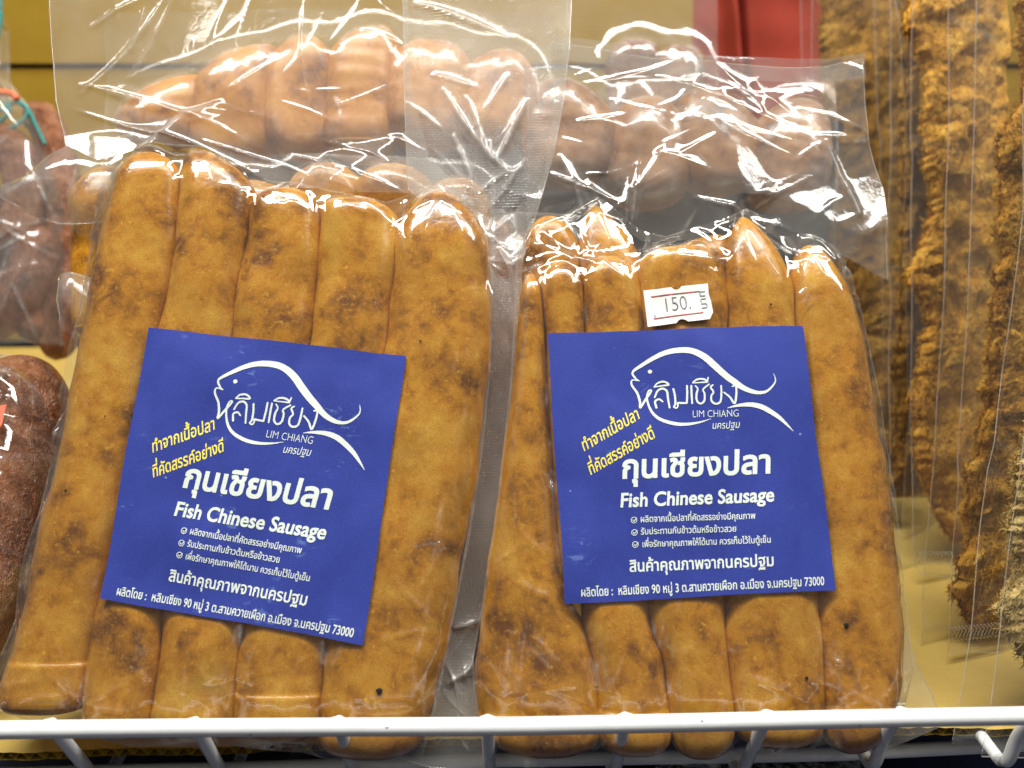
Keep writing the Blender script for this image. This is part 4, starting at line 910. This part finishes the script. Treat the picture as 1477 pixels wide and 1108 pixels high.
for i, x in enumerate(tops):
    y = np.interp(x, px, py); t = P(np.array(float(x)), np.array(y-11.5), 0.2335); x3, y3, z3 = t
    path = [(x3, y3+0.0005, z3-0.0012), (x3, y3+0.0035, z3-0.006), (x3, y3+0.0085, z3-0.016), (x3, y3+0.0105, z3-0.0215), (x3, y3+0.0135, z3-0.0245), (x3, y3+0.019, z3-0.0255), (x3, y3+0.06, z3-0.0255), (x3, y3+0.30, z3-0.0255)]
    if i > 6: path = [(a, b, c-0.004) if k > 2 else (a, b, c) for k, (a, b, c) in enumerate(path)]
    else: path = [(x3, y3+dy, z3-dz) for dy, dz in ((0.0005, 0.0012), (0.0030, 0.006), (0.0080, 0.016), (0.0135, 0.027), (0.0170, 0.034), (0.0210, 0.0375), (0.0280, 0.0385), (0.06, 0.0385), (0.30, 0.0385))]
    V, f = tube(smooth_poly(path, 50), 0.0018, 12); mesh_obj('wire', V, f, M['white_coated_wire'], rack)
    # the weld where the wire meets the rail
    sph = []; nu, nv = 14, 10
    for a in np.linspace(0, math.pi, nv):
        for b in np.linspace(0, 2*math.pi, nu, endpoint=False): sph.append((x3+0.0034*math.sin(a)*math.cos(b), y3+0.0018*math.sin(a)*math.sin(b), z3-0.0016+0.0022*math.cos(a)))
    mesh_obj('weld', np.array(sph), [tuple(q) for q in grid_faces(nv, nu, True)], M['white_coated_wire'], rack)
px2 = np.linspace(-60, 1540, 30); py2 = np.interp(px2, [-60, 380, 650, 1200, 1477, 1540], [1118, 1108, 1098, 1088, 1074, 1072])
V, f = tube(PZ(px2, py2, -0.0115), 0.0021, 14); mesh_obj('cross_wire', V, f, M['white_coated_wire'], rack)
back = PZ(np.array([60., 60.]), np.array([330., 500.]), 0.0)
for (x0, y0, x1, y1, d) in ((106, 325, 93, 505, 0.56), (150, 325, 138, 505, 0.57)):
    V, f = tube(np.array([P(np.array(float(x0)), np.array(float(y0)), d), P(np.array(float(x1)), np.array(float(y1)), d)]), 0.0014, 10); mesh_obj('back_wire', V, f, M['white_coated_wire'], rack)

# ------------------------------------------------------------------ setting: cardboard sheet, box behind, red cloth, lower shelf
def card_sheet():
    root = empty('cardboard_sheet', (0, 0.3, 0.0), 'flat yellowish cardboard sheet lining the wire shelf under the packs', 'cardboard')
    n = 160; pxs = np.linspace(-260, 1740, n); fe = np.interp(pxs, [-260, 0, 350, 700, 1290, 1740], [1094, 1086, 1076, 1066, 1052, 1046]) + 1.5*np.sin(pxs/37.) + rng.normal(0, 0.7, n)
    front = PZ(pxs, fe, 0.0); x = front[:, 0]; yb = 0.64
    rows = 24; V = []
    for k in range(rows):
        t = (k/(rows-1))**1.6; q = front.copy(); q[:, 1] = front[:, 1]*(1-t) + yb*t; q[:, 0] = front[:, 0]*(1 + 1.2*t); q[:, 2] = 0.0004*(1 + np.sin(q[:, 0]*40 + q[:, 1]*25))*min(1, k/4); V.append(q)
    V = np.array(V); mesh_obj('top_liner', V.reshape(-1, 3), grid_faces(rows, n), M['cardboard'], root)
    B = V.copy(); B[..., 2] -= 0.0026; mesh_obj('bottom_liner', B.reshape(-1, 3), grid_faces(rows, n)[:, ::-1], M['brown_cardboard'], root)
    # corrugated flute seen at the cut front edge
    xs = np.linspace(front[0, 0], front[-1, 0], 900); yf = np.interp(xs, x, front[:, 1]) + 0.0003; z = -0.0013 + 0.00105*np.sin(xs*2*math.pi/0.0042)
    F1 = np.stack([xs, yf + rng.normal(0, 0.00012, 900), z+0.00016], -1); F2 = F1.copy(); F2[:, 1] += 0.02; F3 = F1.copy(); F3[:, 2] -= 0.0004; F4 = F3.copy(); F4[:, 1] += 0.02
    fl, ff = [], []
    Vv = np.vstack([F1, F2, F3, F4]); i = np.arange(899); ff = np.vstack([np.stack([i, i+1, i+901, i+900], -1), np.stack([i, i+1800, i+1801, i+1], -1)])
    mesh_obj('corrugation', Vv, ff, M['brown_cardboard'], root)
    return root
card_sheet()
def boxm(name, x0, x1, y0, y1, z0, z1, mat, parent=None, bev=0.0006):
    import bmesh
    bm = bmesh.new(); bmesh.ops.create_cube(bm, size=1)
    base = abs_loc(parent) if parent is not None else np.zeros(3)
    for v in bm.verts: v.co = Vector(((x0+x1)/2 + v.co.x*(x1-x0), (y0+y1)/2 + v.co.y*(y1-y0), (z0+z1)/2 + v.co.z*(z1-z0))) - Vector(base)
    bmesh.ops.bevel(bm, geom=bm.edges[:], offset=bev, segments=2, affect='EDGES')
    me = bpy.data.meshes.new(name); bm.to_mesh(me); bm.free(); me.materials.append(mat); o = bpy.data.objects.new(name, me); COL.objects.link(o)
    if parent is not None: o.parent = parent
    return o
cb = empty('cardboard_box', (-0.2, 0.66, 0.0), 'large yellow-brown cardboard box closing off the back of the shelf', 'cardboard box')
zs = float((P(np.array(80.), np.array(95.), 0.66/math.cos(PITCH)))[2]); Y = 0.660
r0 = ray(np.array(80.), np.array(95.)); zseam = float(CAM[2] + r0[2]*(Y/r0[1]))
r1 = ray(np.array(80.), np.array(330.)); zlow = float(CAM[2] + r1[2]*(Y/r1[1]))
boxm('upper_flap', -0.75, 0.45, Y, Y+0.004, zseam+0.0012, zseam+0.30, M['brown_cardboard'], cb)
boxm('side_panel', -0.75, 0.45, Y+0.003, Y+0.007, 0.0, zseam-0.0012, M['brown_cardboard'], cb)
boxm('inner_strip', -0.75, 0.45, Y+0.010, Y+0.012, zseam-0.01, zseam+0.01, M['navy_plastic'], cb)
r2 = ray(np.array(120.), np.array(380.)); zb = float(CAM[2] + r2[2]*((Y-0.006)/r2[1]))
boxm('blue_stripe', -0.45, -0.1, Y-0.001, Y+0.0025, zb-0.003, zb+0.003, M['cap_blue'], cb, 0.0002)

c0 = P(np.array(335.), np.array(176.), 0.41); c1 = P(np.array(1215.), np.array(430.), 0.41)  # added dark block; its colour stands in for the shade between the packs
nb = empty('shade_filler', (0.03, float(c0[1]), 0.0), 'added dark carton lying behind the rear sausage packs', 'filler')
boxm('shade_filler_body', float(c0[0]), float(c1[0]), float(c0[1]), float(c0[1])+0.09, 0.001, float(c0[2])-0.006, M['shade_slate'], nb, 0.0015)
boxm('shade_filler_lid', float(c0[0])-0.001, float(c1[0])+0.001, float(c0[1])-0.001, float(c0[1])+0.091, float(c0[2])-0.0055, float(c0[2]), M['shade_slate'], nb, 0.001)
# red cloth hanging behind, top right of centre
RC = Plane(1100, 60, 0.55, tilt=0)
g = coons([(1000, -60), (1120, -60), (1260, -60)], [(1000, 420), (1120, 425), (1260, 420)], [(1000, -60), (1000, 420)], [(1260, -60), (1260, 420)], 60, 120)
U, V = RC.uv(g[..., 0], g[..., 1]); S = np.linspace(0, 1, 120)[None]
H_ = 0.006*np.sin(S*9 + V*12) + 0.016*np.exp(-((S-0.20+V*0.6)/0.035)**2) - 0.012*np.exp(-((S-0.27+V*0.6)/0.03)**2) + 0.002*waves(U, V, 4, 0.05)
W = RC.w(U, V, H_); Wb = RC.w(U, V, H_-0.0012)
cloth = mesh_obj('red_cloth', np.vstack([W.reshape(-1, 3), Wb.reshape(-1, 3)]), np.vstack([grid_faces(60, 120)[:, ::-1], grid_faces(60, 120)+7200]), M['red_cloth'])
tag(cloth, 'orange-red cloth hanging behind the crumpled clear packs', 'cloth')

# lower shelf: dark, with navy packets
low = empty('navy_packet', (0.0, 0.30, -0.10), 'dark navy packet with pale mottled print on the shelf below the rack', 'packet')
import bmesh
def pillow(name, cx, cy_, cz, sx, sy, h, mat, parent, seed):
    n = 60; s, t = np.meshgrid(np.linspace(-1, 1, n), np.linspace(-1, 1, n)); e = np.clip((1-s**6)*(1-t**6), 0, 1)**0.5
    X = cx + s*sx/2; Yy = cy_ + t*sy/2; Z = cz + h*e + 0.002*tile(BIG, X+seed, Yy, 0.40)*e; B = cz - h*0.2*e
    top = np.stack([X, Yy, Z], -1).reshape(-1, 3); bot = np.stack([X, Yy, B], -1).reshape(-1, 3); gf = grid_faces(n, n)
    return mesh_obj(name, np.vstack([top, bot]), np.vstack([gf, gf[:, ::-1]+n*n]), mat, parent)
pillow('packet_body', 0.03, 0.30, -0.10, 0.26, 0.22, 0.02, M['navy_plastic'], low, 0.1)
m, nt, out = new_mat('mottled_print'); b = nd(nt, 'ShaderNodeBsdfPrincipled'); v = objvec(nt, False, (1, 1, 1))
c = ramp(nt, noise(nt, v, 420, 5, 0.75), [(0.47, (0.02, 0.025, 0.05)), (0.54, (0.50, 0.54, 0.60))], 'LINEAR'); nt.links.new(c, b.inputs['Base Color']); nt.links.new(b.outputs[0], out.inputs[0]); M['mottled_print'] = m
for (xa, xb) in ((948, 1080), (1075, 1240)):
    q = PZ(np.array([xa, xb, xb+6, xa-8], float), np.array([1090, 1082, 1135, 1140], float), -0.070)
    mesh_obj('printed_patch', q, [(0, 3, 2, 1)], M['mottled_print'], low, smooth=False)
n = 2; shf = mesh_obj('shelf_below', np.array([(-1.5, -0.2, -0.125), (1.5, -0.2, -0.125), (1.5, 1.2, -0.125), (-1.5, 1.2, -0.125)]), [(0, 1, 2, 3)], M['navy_plastic'], None, smooth=False); tag(shf, kind='structure')
wl = mesh_obj('wall', np.array([(-2, 1.2, -0.2), (2, 1.2, -0.2), (2, 1.2, 1.2), (-2, 1.2, 1.2)]), [(0, 1, 2, 3)], M['dark_back'], None, smooth=False); tag(wl, kind='structure')
